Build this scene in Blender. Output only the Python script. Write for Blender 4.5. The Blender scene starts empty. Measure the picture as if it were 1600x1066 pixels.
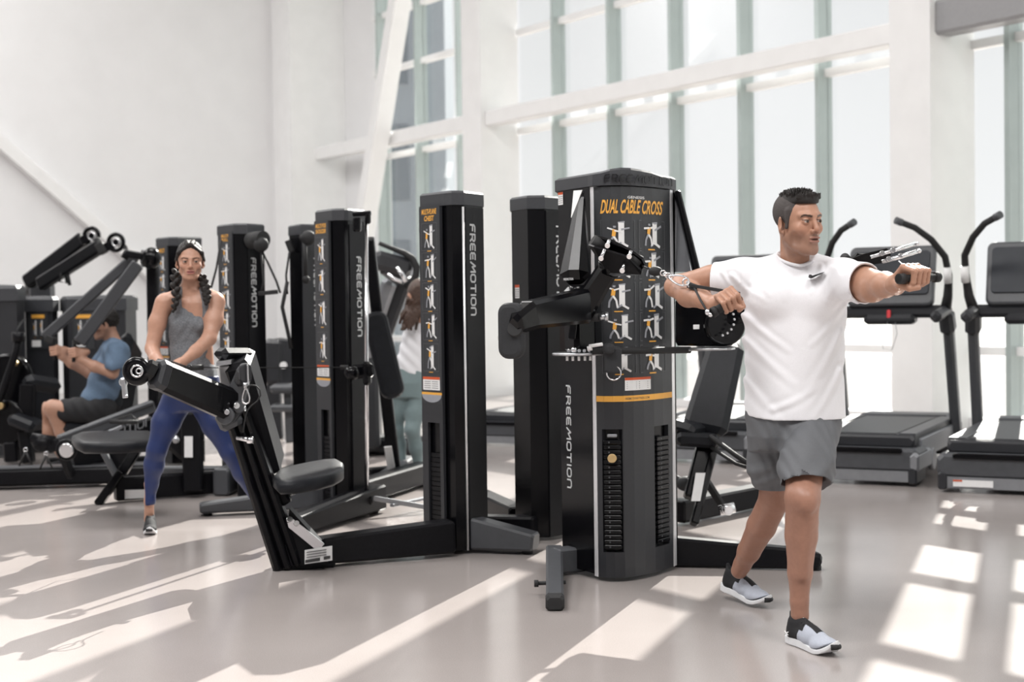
import bpy, bmesh, math, random
import numpy as np
from mathutils import Vector, Matrix
random.seed(7)
scene = bpy.context.scene
C = scene.collection
PI = math.pi

# ------------------------------------------------------------------ camera
CAM_Z, FOC, HOR = 1.30, 2222.0, 480.0
PITCH = math.atan((533 - HOR) / FOC)
ROLL = math.radians(-0.8)
cam_data = bpy.data.cameras.new('camera')
cam = bpy.data.objects.new('camera', cam_data)
C.objects.link(cam)
CAM_R = Matrix.Rotation(PI / 2 - PITCH, 3, 'X') @ Matrix.Rotation(ROLL, 3, 'Z')
cam.matrix_world = Matrix.Translation((0, 0, CAM_Z)) @ CAM_R.to_4x4()
cam_data.sensor_width = 36.0
cam_data.lens = FOC / 1600 * 36.0
cam_data.clip_end = 300
cam_data.dof.use_dof = True
cam_data.dof.focus_distance = 5.9
cam_data.dof.aperture_fstop = 2.6
scene.camera = cam

# ------------------------------------------------------------------ world, sun, exposure
world = bpy.data.worlds.new('world'); scene.world = world
world.use_nodes = True
wn, wl = world.node_tree.nodes, world.node_tree.links
bg = wn['Background']
tc = wn.new('ShaderNodeTexCoord'); sp = wn.new('ShaderNodeSeparateXYZ')
rp = wn.new('ShaderNodeValToRGB')
wl.new(tc.outputs['Generated'], sp.inputs[0]); wl.new(sp.outputs['Z'], rp.inputs[0])
rp.color_ramp.elements[0].position = 0.0; rp.color_ramp.elements[0].color = (0.96, 0.965, 0.97, 1)
rp.color_ramp.elements[1].position = 0.35; rp.color_ramp.elements[1].color = (0.78, 0.79, 0.80, 1)
wl.new(rp.outputs[0], bg.inputs['Color']); bg.inputs['Strength'].default_value = 0.76

SUN_AZ, SUN_EL = math.atan(815 / FOC), math.radians(32.5)
sd = bpy.data.lights.new('sun', 'SUN'); sd.energy = 9.0; sd.angle = math.radians(0.3); sd.color = (1.0, 0.965, 0.9)
sun = bpy.data.objects.new('sun', sd); C.objects.link(sun)
sdir = Vector((math.sin(SUN_AZ) * math.cos(SUN_EL), math.cos(SUN_AZ) * math.cos(SUN_EL), math.sin(SUN_EL)))
sun.rotation_euler = sdir.to_track_quat('Z', 'Y').to_euler(); sun.location = (6, 12, 14)
def fill_light(loc, size, power, aim):
    d = bpy.data.lights.new('fill_light', 'AREA'); d.shape = 'RECTANGLE'; d.size, d.size_y = size; d.energy = power; d.color = (1, .985, .97)
    o = bpy.data.objects.new('fill_light', d); C.objects.link(o); o.location = loc; o.rotation_euler = (Vector(loc) - Vector(aim)).to_track_quat('Z', 'Y').to_euler(); return o
for lx, ly, pw in ((-10, 2, 360), (-3, 1, 600), (4, 0, 480), (-10, 11, 360), (-3, 11, 330), (-10, 19, 330)):  # added fill lamps below the ceiling, brightening the room and the man
    fill_light((lx, ly, 9.6), (3.5, 3.5), pw, (lx, ly, 0))
scene.view_settings.view_transform = 'Standard'
scene.view_settings.look = 'None'
scene.view_settings.gamma = 1
scene.view_settings.use_curve_mapping = False
scene.view_settings.exposure = 0.45

# ------------------------------------------------------------------ photograph -> world
def P(px, py, d):
    v = CAM_R @ Vector(((px - 800) / FOC, -(py - 533) / FOC, -1.0))
    return Vector((0, 0, CAM_Z)) + v * (d / v.y)
def G(px, py, z=0.0):
    v = CAM_R @ Vector(((px - 800) / FOC, -(py - 533) / FOC, -1.0))
    return Vector((0, 0, CAM_Z)) + v * ((z - CAM_Z) / v.z)
def XY(px, d):
    y0 = HOR - (px - 800) * math.tan(-ROLL)
    p = P(px, y0, d); return Vector((p.x, p.y, 0))
def V(*a): return Vector(a)

# ------------------------------------------------------------------ materials
def mat(name, col, rough=0.5, metal=0.0, var=0.08, scale=30.0, bump=0.0, spec=0.5, vcol=False, coat=0.0, trans=False, rvar=0.12, bscale=None, sheen=0.0, sss=0.0):
    m = bpy.data.materials.new(name); m.use_nodes = True
    n, l = m.node_tree.nodes, m.node_tree.links
    b = n['Principled BSDF']
    t = n.new('ShaderNodeTexCoord'); no = n.new('ShaderNodeTexNoise')
    no.inputs['Scale'].default_value = scale; no.inputs['Detail'].default_value = 4
    l.new(t.outputs['Object'], no.inputs['Vector'])
    mx = n.new('ShaderNodeMix'); mx.data_type = 'RGBA'; mx.blend_type = 'MULTIPLY'
    mx.inputs[0].default_value = 1.0
    mr = n.new('ShaderNodeMapRange'); mr.inputs[1].default_value = .3; mr.inputs[2].default_value = .7
    mr.inputs[3].default_value = 1 - var; mr.inputs[4].default_value = 1 + var
    l.new(no.outputs['Fac'], mr.inputs[0])
    cc = n.new('ShaderNodeCombineColor')
    for i in range(3): l.new(mr.outputs[0], cc.inputs[i])
    if vcol:
        a = n.new('ShaderNodeVertexColor'); a.layer_name = 'Col'
        l.new(a.outputs['Color'], mx.inputs[6])
    else:
        mx.inputs[6].default_value = (*col, 1)
    l.new(cc.outputs[0], mx.inputs[7]); l.new(mx.outputs[2], b.inputs['Base Color'])
    r2 = n.new('ShaderNodeMapRange'); r2.inputs[3].default_value = max(0.02, rough * (1 - rvar)); r2.inputs[4].default_value = min(1, rough * (1 + rvar))
    l.new(no.outputs['Fac'], r2.inputs[0]); l.new(r2.outputs[0], b.inputs['Roughness'])
    b.inputs['Metallic'].default_value = metal
    b.inputs['Specular IOR Level'].default_value = spec
    b.inputs['Coat Weight'].default_value = coat
    b.inputs['Coat Roughness'].default_value = 0.12
    b.inputs['Sheen Weight'].default_value = sheen
    if sss:
        b.inputs['Subsurface Weight'].default_value = sss
        b.inputs['Subsurface Radius'].default_value = (0.012, 0.005, 0.003)
    if bump:
        bn = n.new('ShaderNodeTexNoise'); bn.inputs['Scale'].default_value = bscale or scale * 6; bn.inputs['Detail'].default_value = 3
        l.new(t.outputs['Object'], bn.inputs['Vector'])
        bu = n.new('ShaderNodeBump'); bu.inputs['Strength'].default_value = bump; bu.inputs['Distance'].default_value = 0.004
        l.new(bn.outputs['Fac'], bu.inputs['Height']); l.new(bu.outputs[0], b.inputs['Normal'])
    return m

M = {}
M['wall'] = mat('painted_wall', (.80, .80, .81), .75, var=.02, scale=2, bump=.05, bscale=120)
M['steel_white'] = mat('white_painted_steel', (.84, .84, .84), .5, var=.02, scale=4)
M['mullion'] = mat('grey_green_aluminium', (.42, .48, .47), .4, metal=.3, var=.03, scale=5)
M['black'] = mat('black_powder_coat', (.006, .006, .0075), .34, var=.2, scale=60, bump=.04, bscale=900, spec=.16)
M['gloss'] = mat('gloss_black_paint', (.003, .003, .004), .18, var=.1, scale=20, coat=.0, spec=.22)
M['panel'] = mat('charcoal_plastic', (.020, .021, .025), .45, var=.08, scale=80, bump=.05, bscale=1500)
M['cap'] = mat('dark_grey_plastic', (.040, .042, .048), .5, var=.08, scale=60, bump=.05, bscale=1200)
M['poster'] = mat('poster_print', (.030, .032, .036), .5, var=.05, scale=40)
M['vinyl'] = mat('black_vinyl', (.012, .013, .016), .42, var=.15, scale=25, bump=.12, bscale=500, spec=.2)
M['foam'] = mat('black_foam_pad', (.016, .017, .02), .7, var=.3, scale=200, bump=.5, bscale=700)
M['rubber'] = mat('black_rubber', (.012, .012, .013), .7, var=.15, scale=90, bump=.1)
M['chrome'] = mat('chrome', (.75, .75, .77), .16, metal=1, var=.03, scale=10)
M['alu'] = mat('brushed_aluminium', (.55, .56, .58), .33, metal=1, var=.05, scale=40)
M['edge'] = mat('gleam_white_aluminium', (.88, .88, .90), .3, metal=.45, var=.03)  # aluminium whitened in colour to stand for its reflection
M['gold'] = mat('brass_pin', (.75, .55, .28), .3, metal=1, var=.05)
M['orange'] = mat('orange_print', (.80, .40, .065), .5, var=.04)
M['white'] = mat('white_print', (.78, .78, .78), .5, var=.03)
M['logo'] = mat('silver_lettering', (.62, .63, .64), .4, var=.03)
M['darklogo'] = mat('raised_dark_lettering', (.012, .012, .014), .3, var=.03)
M['red'] = mat('red_print', (.62, .09, .02), .5, var=.03)
M['grey_print'] = mat('grey_print', (.30, .31, .34), .5, var=.05)
M['line'] = mat('thin_grey_rule', (.085, .088, .095), .5, var=.03)
M['ink'] = mat('dark_small_print', (.05, .05, .05), .5, var=.03)
M['tread_grey'] = mat('treadmill_grey_paint', (.060, .063, .070), .42, var=.06, scale=30)
M['tread_dark'] = mat('treadmill_dark_plastic', (.020, .021, .025), .45, var=.1, scale=40)
M['tread_silver'] = mat('treadmill_silver', (.30, .31, .33), .4, metal=.6, var=.05, scale=20)
M['belt'] = mat('running_belt', (.055, .058, .062), .5, var=.15, scale=150, bump=.1)
M['screen'] = mat('dark_screen_glass', (.020, .023, .03), .4, var=.05, spec=.25)
M['red_plastic'] = mat('red_plastic', (.6, .02, .03), .4)

# floor: smooth taupe floor with soft sheen
m = bpy.data.materials.new('taupe_floor'); m.use_nodes = True
n, l = m.node_tree.nodes, m.node_tree.links; b = n['Principled BSDF']
t = n.new('ShaderNodeTexCoord')
n1 = n.new('ShaderNodeTexNoise'); n1.inputs['Scale'].default_value = 0.9; n1.inputs['Detail'].default_value = 5
n2 = n.new('ShaderNodeTexNoise'); n2.inputs['Scale'].default_value = 260; n2.inputs['Detail'].default_value = 2
for q in (n1, n2): l.new(t.outputs['Object'], q.inputs['Vector'])
cr = n.new('ShaderNodeValToRGB'); cr.color_ramp.elements[0].position = .3; cr.color_ramp.elements[1].position = .7
cr.color_ramp.elements[0].color = (.34, .306, .293, 1); cr.color_ramp.elements[1].color = (.385, .349, .335, 1)
l.new(n1.outputs['Fac'], cr.inputs[0])
mx = n.new('ShaderNodeMix'); mx.data_type = 'RGBA'; mx.blend_type = 'OVERLAY'; mx.inputs[0].default_value = .25
l.new(cr.outputs[0], mx.inputs[6]); l.new(n2.outputs['Fac'], mx.inputs[7]); l.new(mx.outputs[2], b.inputs['Base Color'])
mr = n.new('ShaderNodeMapRange'); mr.inputs[3].default_value = .13; mr.inputs[4].default_value = .22; b.inputs['Specular IOR Level'].default_value = .55
l.new(n1.outputs['Fac'], mr.inputs[0]); l.new(mr.outputs[0], b.inputs['Roughness'])
bu = n.new('ShaderNodeBump'); bu.inputs['Strength'].default_value = .05; bu.inputs['Distance'].default_value = .002
l.new(n2.outputs['Fac'], bu.inputs['Height']); l.new(bu.outputs[0], b.inputs['Normal'])
M['floor'] = m

# window glass: thin clear pane, mostly see-through, light mirror reflection
def glassmat(name, tint, refl):
    m = bpy.data.materials.new(name); m.use_nodes = True
    n, l = m.node_tree.nodes, m.node_tree.links
    for q in list(n): n.remove(q)
    o = n.new('ShaderNodeOutputMaterial'); tr = n.new('ShaderNodeBsdfTransparent'); gl = n.new('ShaderNodeBsdfGlossy')
    tr.inputs[0].default_value = (*tint, 1); gl.inputs['Roughness'].default_value = .02
    lw = n.new('ShaderNodeLayerWeight'); lw.inputs[0].default_value = .25
    mr = n.new('ShaderNodeMapRange'); mr.inputs[3].default_value = refl; mr.inputs[4].default_value = .22
    l.new(lw.outputs['Fresnel'], mr.inputs[0])
    mx = n.new('ShaderNodeMixShader'); l.new(mr.outputs[0], mx.inputs[0]); l.new(tr.outputs[0], mx.inputs[1]); l.new(gl.outputs[0], mx.inputs[2])
    l.new(mx.outputs[0], o.inputs[0]); return m
M['glass'] = glassmat('window_glass', (.985, .99, .99), .03)

# ------------------------------------------------------------------ mesh builder
def basis(zdir, up=None):
    z = Vector(zdir).normalized()
    u = Vector(up) if up is not None else (Vector((0, 0, 1)) if abs(z.z) < .9 else Vector((0, 1, 0)))
    x = u.cross(z)
    if x.length < 1e-6: x = Vector((1, 0, 0)).cross(z)
    x.normalize(); y = z.cross(x)
    return x, y, z                         # x sideways, y = "up" side, z along

class MB:
    def __init__(s): s.v = []; s.f = []; s.mi = []; s.sm = []
    def add(s, vs, fs, mi=0, smooth=False):
        o = len(s.v); s.v += [Vector(p) for p in vs]
        for f in fs: s.f.append([i + o for i in f]); s.mi.append(mi); s.sm.append(smooth)
        return s
    def bm(s, b, mi=0, smooth=False):
        b.verts.ensure_lookup_table(); b.verts.index_update()
        s.add([v.co.copy() for v in b.verts], [[v.index for v in f.verts] for f in b.faces], mi, smooth); b.free(); return s
    def prism(s, poly, ext, mi=0, smooth=False):
        """poly: list of 3-D points (one face); ext: extrusion vector"""
        n = len(poly); e = Vector(ext); p = [Vector(q) for q in poly]
        vs = p + [q + e for q in p]
        fs = [list(range(n))[::-1], list(range(n, 2 * n))] + [[i, (i + 1) % n, (i + 1) % n + n, i + n] for i in range(n)]
        o = len(s.f); s.add(vs, fs, mi, smooth); return s
    def beam(s, a, b, w, h, up=None, bev=None, mi=0, w2=None, h2=None):
        a, b = Vector(a), Vector(b); x, y, z = basis(b - a, up)
        w2 = w if w2 is None else w2; h2 = h if h2 is None else h2
        bev = min(w, h, w2, h2) * .12 if bev is None else bev
        def ring(c, ww, hh):
            hw, hh = ww / 2, hh / 2; r = min(bev, hw * .95, hh * .95)
            o = [(-hw + r, -hh), (hw - r, -hh), (hw, -hh + r), (hw, hh - r), (hw - r, hh), (-hw + r, hh), (-hw, hh - r), (-hw, -hh + r)]
            return [c + x * i + y * j for i, j in o]
        L = (b - a).length; e = min(bev, L * .2)
        rings = [ring(a, w - 2 * bev * .7, h - 2 * bev * .7), ring(a + z * e, w, h), ring(b - z * e, w2, h2), ring(b, w2 - 2 * bev * .7, h2 - 2 * bev * .7)]
        vs = [q for r in rings for q in r]; fs = [list(range(8))[::-1], list(range(24, 32))]
        for k in range(3):
            for i in range(8):
                j = (i + 1) % 8; fs.append([k * 8 + i, k * 8 + j, k * 8 + 8 + j, k * 8 + 8 + i])
        return s.add(vs, fs, mi)
    def box(s, c, size, rz=0.0, bev=None, mi=0):
        c = Vector(c); sx, sy, sz = size
        bx = Vector((math.cos(rz), math.sin(rz), 0)); by = Vector((-bx.y, bx.x, 0))
        return s.beam(c - Vector((0, 0, sz / 2)), c + Vector((0, 0, sz / 2)), sx, sy, up=by, bev=bev if bev is not None else min(size) * .1, mi=mi)
    def cyl(s, a, b, r, r2=None, n=20, mi=0, cap=True):
        return s.tube([a, b], [r, r if r2 is None else r2], n, mi, cap)
    def tube(s, path, r, n=12, mi=0, cap=True, closed=False):
        path = [Vector(p) for p in path]; m = len(path)
        rr = [r] * m if not isinstance(r, (list, tuple)) else list(r)
        if closed: t0 = (path[1] - path[-1])
        else: t0 = path[1] - path[0]
        x, y, z = basis(t0); vs = []; fs = []
        for i, p in enumerate(path):
            if closed: t = path[(i + 1) % m] - path[i - 1]
            else: t = (path[min(i + 1, m - 1)] - path[max(i - 1, 0)])
            t.normalize(); x = (x - t * x.dot(t)).normalized(); y = t.cross(x)
            for k in range(n):
                a = 2 * PI * k / n; vs.append(p + (x * math.cos(a) + y * math.sin(a)) * rr[i])
        for i in range(m if closed else m - 1):
            i2 = (i + 1) % m
            for k in range(n):
                k2 = (k + 1) % n; fs.append([i * n + k, i * n + k2, i2 * n + k2, i2 * n + k])
        s.add(vs, fs, mi, True)
        if cap and not closed:
            o = len(s.v) - len(vs)
            for f in (list(range(n))[::-1], [(m - 1) * n + k for k in range(n)]):
                s.f.append([i + o for i in f]); s.mi.append(mi); s.sm.append(False)
        return s
    def ring(s, c, axis, R, r, n=28, k=8, mi=0, sx=1.0, up=None):
        x, y, z = basis(axis, up); c = Vector(c)
        return s.tube([c + x * math.cos(2 * PI * i / n) * R * sx + y * math.sin(2 * PI * i / n) * R for i in range(n)], r, k, mi, closed=True)
    def ball(s, c, r, mi=0, n=12, sc=(1, 1, 1)):
        b = bmesh.new(); bmesh.ops.create_uvsphere(b, u_segments=n, v_segments=max(6, n // 2 + 2), radius=1)
        for v in b.verts: v.co = Vector((v.co.x * r * sc[0], v.co.y * r * sc[1], v.co.z * r * sc[2])) + Vector(c)
        return s.bm(b, mi, True)
    def disc(s, c, axis, r, t, n=28, mi=0):
        x, y, z = basis(axis); c = Vector(c); e = min(t * .25, r * .1)
        return s.tube([c - z * t / 2, c - z * (t / 2 - e), c + z * (t / 2 - e), c + z * t / 2], [r - e, r, r, r - e], n, mi)
    def rplate(s, c, nrm, up, w, h, t, rad, mi=0, seg=5, edge=None):
        """rounded rectangle plate centred at c, thickness t along nrm"""
        x, y, z = basis(nrm, up); c = Vector(c); e = edge if edge is not None else t * .25
        def outline(ins):
            hw, hh, r = w / 2 - ins, h / 2 - ins, max(rad - ins, .0005); o = []
            for cx, cy, a0 in ((hw - r, hh - r, 0), (-hw + r, hh - r, PI / 2), (-hw + r, -hh + r, PI), (hw - r, -hh + r, 3 * PI / 2)):
                for i in range(seg + 1):
                    a = a0 + PI / 2 * i / seg; o.append(x * (cx + r * math.cos(a)) + y * (cy + r * math.sin(a)))
            return o
        lay = [(-t / 2, e), (-t / 2 + e * .3, e * .3), (-t / 2 + e, 0), (t / 2 - e, 0), (t / 2 - e * .3, e * .3), (t / 2, e)]
        vs = []; n = 4 * (seg + 1)
        for dz, ins in lay: vs += [c + z * dz + q for q in outline(ins)]
        fs = [list(range(n))[::-1], list(range(5 * n, 6 * n))]
        for k in range(5):
            for i in range(n):
                j = (i + 1) % n; fs.append([k * n + i, k * n + j, k * n + n + j, k * n + n + i])
        return s.add(vs, fs, mi)
    def build(s, name, mats, parent=None, smooth=None):
        if not isinstance(mats, (list, tuple)): mats = [mats]
        me = bpy.data.meshes.new(name)
        c = sum(s.v, Vector()) / max(1, len(s.v))
        lo = Vector([min(p[i] for p in s.v) for i in range(3)]); hi = Vector([max(p[i] for p in s.v) for i in range(3)])
        c = (lo + hi) / 2; c.z = lo.z
        me.from_pydata([p - c for p in s.v], [], s.f)
        for i, p in enumerate(me.polygons): p.material_index = s.mi[i]; p.use_smooth = s.sm[i] if smooth is None else smooth
        for q in mats: me.materials.append(M[q] if isinstance(q, str) else q)
        b = bmesh.new(); b.from_mesh(me); bmesh.ops.recalc_face_normals(b, faces=b.faces); b.to_mesh(me); b.free()
        return link(name, me, c, parent)

WL = {}                                    # world location of every built object (all parents are unrotated while building)
def link(name, me, c, parent=None):
    o = bpy.data.objects.new(name, me); C.objects.link(o)
    WL[o.name] = Vector(c)
    if parent is not None:
        o.parent = parent; o.location = Vector(c) - WL[parent.name]
    else: o.location = c
    return o
def thing(name, label, cat, loc=(0, 0, 0), group=None):
    o = bpy.data.objects.new(name, None); C.objects.link(o); o.empty_display_size = .1
    o.location = loc; WL[o.name] = Vector(loc); tag(o, label, cat, group); return o
def tag(o, label, cat=None, group=None, kind=None):
    if label: o['label'] = label
    if cat: o['category'] = cat
    if group: o['group'] = group
    if kind: o['kind'] = kind
    return o
def struct(o): o['kind'] = 'structure'; return o
SPLIT = {'rear_feet': 'rear_foot', 'corner_trim': 'corner_trim', 'rail_bracket': 'rail_bracket', 'handlebar': 'handlebar', 'foot_levellers': 'foot_leveller', 'plate_bolts': 'plate_bolt',
         'selector_pegs': 'selector_peg', 'angle_holes': 'angle_hole', 'console_buttons': 'console_button', 'tie_bars': 'tie_bar', 'knee_pad': 'knee_pad', 'cam_disc': 'cam_disc', 'hub_bolt': 'hub_bolt',
         'pulley_wheel': 'pulley_wheel', 'joint_bolt': 'joint_bolt', 'shoe_emblem': 'shoe_emblem', 'heart_rate_grip': 'heart_rate_grip', 'end_bolt': 'end_bolt', 'seat_bracket': 'seat_bracket', 'base_tie': 'base_tie', 'post': 'post', 'arm_joint': 'arm_joint'}
def pieces(mb):
    pr = list(range(len(mb.v)))
    def fd(i):
        while pr[i] != i: pr[i] = pr[pr[i]]; i = pr[i]
        return i
    for f in mb.f:
        for i in f[1:]: pr[fd(i)] = fd(f[0])
    out = {}
    for k, f in enumerate(mb.f): out.setdefault(fd(f[0]), []).append(k)
    for fs in out.values():
        q = MB(); ids = sorted({i for k in fs for i in mb.f[k]}); mp = {i: j for j, i in enumerate(ids)}
        q.v = [mb.v[i] for i in ids]; q.f = [[mp[i] for i in mb.f[k]] for k in fs]; q.mi = [mb.mi[k] for k in fs]; q.sm = [mb.sm[k] for k in fs]; yield q
def part(mb, name, m, parent, label=None, smooth=None):
    if name in SPLIT:
        for q in pieces(mb): o = q.build(SPLIT[name], m, parent, smooth)
        return o
    o = mb.build(name, m, parent, smooth)
    if label: o['label'] = label
    return o

# stroke lettering for the squared sans logo ---------------------------------
GL = {
 'F': (.72, [[(0, 0), (0, .78), (.2, 1), (.72, 1)], [(0, .5), (.62, .5)]]),
 'R': (.74, [[(0, 0), (0, 1), (.54, 1), (.7, .86), (.7, .62), (.54, .46), (0, .46)], [(.38, .46), (.72, 0)]]),
 'E': (.68, [[(.68, 1), (.18, 1), (0, .82), (0, .18), (.18, 0), (.68, 0)], [(0, .5), (.62, .5)]]),
 'M': (1.05, [[(0, 0), (.42, 1), (.52, .34), (1.05, 1), (1.05, 0)]]),
 'O': (.78, [[(.2, 0), (0, .2), (0, .8), (.2, 1), (.58, 1), (.78, .8), (.78, .2), (.58, 0), (.2, 0)]]),
 'T': (.8, [[(0, 1), (.8, 1)], [(.4, 1), (.4, 0)]]),
 'I': (.04, [[(.02, 0), (.02, 1)]]),
 'N': (.74, [[(0, 0), (0, .8), (.2, 1), (.54, 1), (.74, .8), (.74, 0)]]),
}
def logo(origin, u, v, height, length, th=.13, dep=.0015, s='FREEMOTION'):
    """stroked word: u = reading direction, v = letter up"""
    mb = MB(); gap = .30; tot = sum(GL[c][0] + gap for c in s) - gap; sx = length / tot
    u = Vector(u).normalized(); v = Vector(v).normalized(); n = u.cross(v); x = 0; o = Vector(origin)
    t = th * height / 2
    for c in s:
        for pl in GL[c][1]:
            pts = [o + u * ((x + a) * sx) + v * (b * height) for a, b in pl]
            for p, q in zip(pts, pts[1:]):
                d = (q - p).normalized(); w = n.cross(d) * t; e = d * t * .6
                mb.prism([p - e - w, q + e - w, q + e + w, p - e + w], n * dep)
        x += GL[c][0] + gap
    return mb
def text_mb(s, origin, u, v, height, width=None, bold=0.0, shear=0.0, dep=.0012):
    cu = bpy.data.curves.new('t', 'FONT'); cu.body = s; cu.size = 1; cu.offset = bold; cu.resolution_u = 3
    ob = bpy.data.objects.new('t', cu); C.objects.link(ob)
    dg = bpy.context.evaluated_depsgraph_get(); me = bpy.data.meshes.new_from_object(ob.evaluated_get(dg))
    vs = [p.co.copy() for p in me.vertices]; fs = [list(p.vertices) for p in me.polygons]
    bpy.data.objects.remove(ob); bpy.data.curves.remove(cu); bpy.data.meshes.remove(me)
    x0, x1 = min(p.x for p in vs), max(p.x for p in vs); y0, y1 = min(p.y for p in vs), max(p.y for p in vs)
    k = height / (y1 - y0); kx = k if width is None else width / (x1 - x0)
    u = Vector(u).normalized(); v = Vector(v).normalized(); n = u.cross(v); o = Vector(origin) + n * dep
    mb = MB(); mb.add([o + u * ((p.x - x0) * kx + shear * (p.y - y0) * k) + v * ((p.y - y0) * k) for p in vs], fs); return mb
# ================================================================== ROOM
WU = Vector((-.572, .820, 0)).normalized(); WN = Vector((-.820, -.572, 0)).normalized(); W0 = Vector((4.16, 15.40, 0))
def W(s, out=0.0, z=0.0): return W0 + WU * s + WN * out + Vector((0, 0, z))
mb = MB(); mb.prism([(-34, -8, -.3), (16, -8, -.3), (16, 34, -.3), (-34, 34, -.3)], (0, 0, .3)); struct(mb.build('floor', 'floor'))
mb = MB(); mb.prism([(-150, -80, -.5), (150, -80, -.5), (150, 200, -.5), (-150, 200, -.5)], (0, 0, .1))
M['ground'] = mat('pale_paving', (.62, .61, .58), .8, var=.06, scale=.5)
struct(mb.build('ground', 'ground'))
# wall along the windows: framed glazing between white steel columns
WH = 10.0
mb = MB()
for a, b_ in ((11.30, 14.2),):
    mb.prism([W(a, 0, 0), W(b_, 0, 0), W(b_, -.3, 0), W(a, -.3, 0)], (0, 0, WH))
mb.prism([W(11.3, 0, WH - .6), W(-22, 0, WH - .6), W(-22, -.3, WH - .6), W(11.3, -.3, WH - .6)], (0, 0, .6))
struct(mb.build('wall_right', 'wall'))
mb = MB(); mb.prism([W(11.3, .12, 0), W(-22, .12, 0), W(-22, -.15, 0), W(11.3, -.15, 0)], (0, 0, .10)); struct(mb.build('trim_1', 'steel_white'))
TR = [.79, 3.90, 5.35, 6.30]
groups = [(-22, -1.0), (-.55, 7.0), (7.5, 11.3)]
wi = 0
for g0, g1 in groups:
    wi += 1
    ms = [1.015 - .03 + 1.25 * k for k in range(-20, 12)]
    ms = [q for q in ms if g0 < q < g1 + .05]
    root = struct(bpy.data.objects.new('window_%d' % wi, None)); C.objects.link(root); root.location = W((g0 + g1) / 2, 0, 0); WL[root.name] = root.location.copy()
    for q in ms:
        mb = MB(); mb.prism([W(q - .03, .14, .1), W(q + .03, .14, .1), W(q + .03, -.08, .1), W(q - .03, -.08, .1)], (0, 0, WH - .7)); part(mb, 'mullion', 'mullion', root)
    for z in TR:
        mb = MB(); mb.prism([W(g0, .05, z - .045), W(g1, .05, z - .045), W(g1, -.06, z - .045), W(g0, -.06, z - .045)], (0, 0, .09)); part(mb, 'transom', 'steel_white', root)
    ed = [g0] + ms + [g1]; zs = [.1] + TR + [WH - .6]
    for a, b_ in zip(ed, ed[1:]):
        if b_ - a < .12: continue
        for z0, z1 in zip(zs, zs[1:]):
            mb = MB(); mb.prism([W(a + .03, 0, z0), W(b_ - .03, 0, z0), W(b_ - .03, -.012, z0), W(a + .03, -.012, z0)], (0, 0, z1 - z0)); part(mb, 'pane', 'glass', root)
# columns
def colm(s0, s1, out, name):
    mb = MB(); mb.prism([W(s0, 0, 0), W(s1, 0, 0), W(s1, out, 0), W(s0, out, 0)], (0, 0, WH))
    struct(mb.build(name, 'steel_white'))
colm(-1.03, -.52, .69, 'trim_2'); colm(7.02, 7.52, .67, 'trim_3'); colm(12.4, 13.1, 1.08, 'trim_4'); colm(-9.1, -8.6, .69, 'trim_5')
# horizontal steel beams
mb = MB(); mb.beam(W(-.54, .48, 4.06), W(7.05, .48, 4.06), .24, .22, bev=.012); struct(mb.build('trim_6', 'steel_white'))
mb = MB(); mb.beam(W(7.5, .48, 4.06), W(12.42, .48, 4.06), .24, .22, bev=.012); struct(mb.build('trim_7', 'steel_white'))
M['steel_shaded'] = mat('shaded_white_steel', (.30, .30, .31), .5, var=.03)  # white steel coloured grey to stand for the beam's shade
mb = MB(); mb.beam(W(-8.6, .48, 4.12), W(-.85, .48, 4.12), .26, .34, bev=.03); struct(mb.build('trim_8', 'steel_shaded'))
# sloping braces
mb = MB(); mb.beam(W(11.3, .78, 0), W(7.72, .78, 9.95), .22, .30, up=WN, bev=.01); struct(mb.build('trim_9', 'steel_white'))
# left (far) wall, square to the glazing
BC = W(13.1, 1.08)
B0 = W(13.6, 0, 0)
def BW(q, out=0.0, z=0.0): return W(13.1, 0, 0) + WN * q - WU * out + Vector((0, 0, z))
mb = MB(); mb.prism([BW(-.3, 0), BW(36, 0), BW(36, -.3), BW(-.3, -.3)], (0, 0, WH)); struct(mb.build('wall_left', 'wall'))
mb = MB(); mb.prism([BW(1.1, .02), BW(36, .02), BW(36, 0), BW(1.1, 0)], (0, 0, .12)); struct(mb.build('baseboard_left', 'steel_white'))
mb = MB(); mb.beam(BW(1.2, .12, .0), BW(9.6, .12, 7.2), .2, .24, up=WU, bev=.01); struct(mb.build('trim_10', 'steel_white'))
# ceiling stub out of view, high above the far end, and the neighbouring block outside the left windows
M['block'] = mat('blue_grey_facade', (.24, .28, .32), .6, var=.05, scale=1)
M['blockglass'] = mat('facade_glazing', (.10, .13, .16), .1, var=.05)
bl = thing('office_block', 'blue grey office block seen through the far left windows', 'building', (-6.5, 46, -.4))
mb = MB(); mb.box((-8.2, 46, 8), (12.6, 8, 17)); part(mb, 'wall', 'block', bl)
for i in range(4):
    for j in range(4):
        mb = MB(); mb.box((-13 + 2.9 * i + .2, 41.98, 2.2 + 3.4 * j), (2.3, .1, 2.2)); part(mb, 'window_pane', 'blockglass', bl)

M['ceiling'] = mat('ceiling_paint', (.55, .55, .55), .8, var=.03)
mb = MB(); mb.prism([W(-28, -.1, 10.0), W(14.0, -.1, 10.0), BW(36, 0, 10.0), V(-36, -8, 10.0)], (0, 0, .3)); struct(mb.build('ceiling', 'ceiling'))
M['near_wall'] = mat('grey_near_wall', (.30, .30, .31), .8, var=.03)
mb = MB(); mb.prism([(-34, -7.7, 0), (20, -7.7, 0), (20, -8, 0), (-34, -8, 0)], (0, 0, 10.0)); struct(mb.build('wall_near', 'near_wall'))
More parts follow.
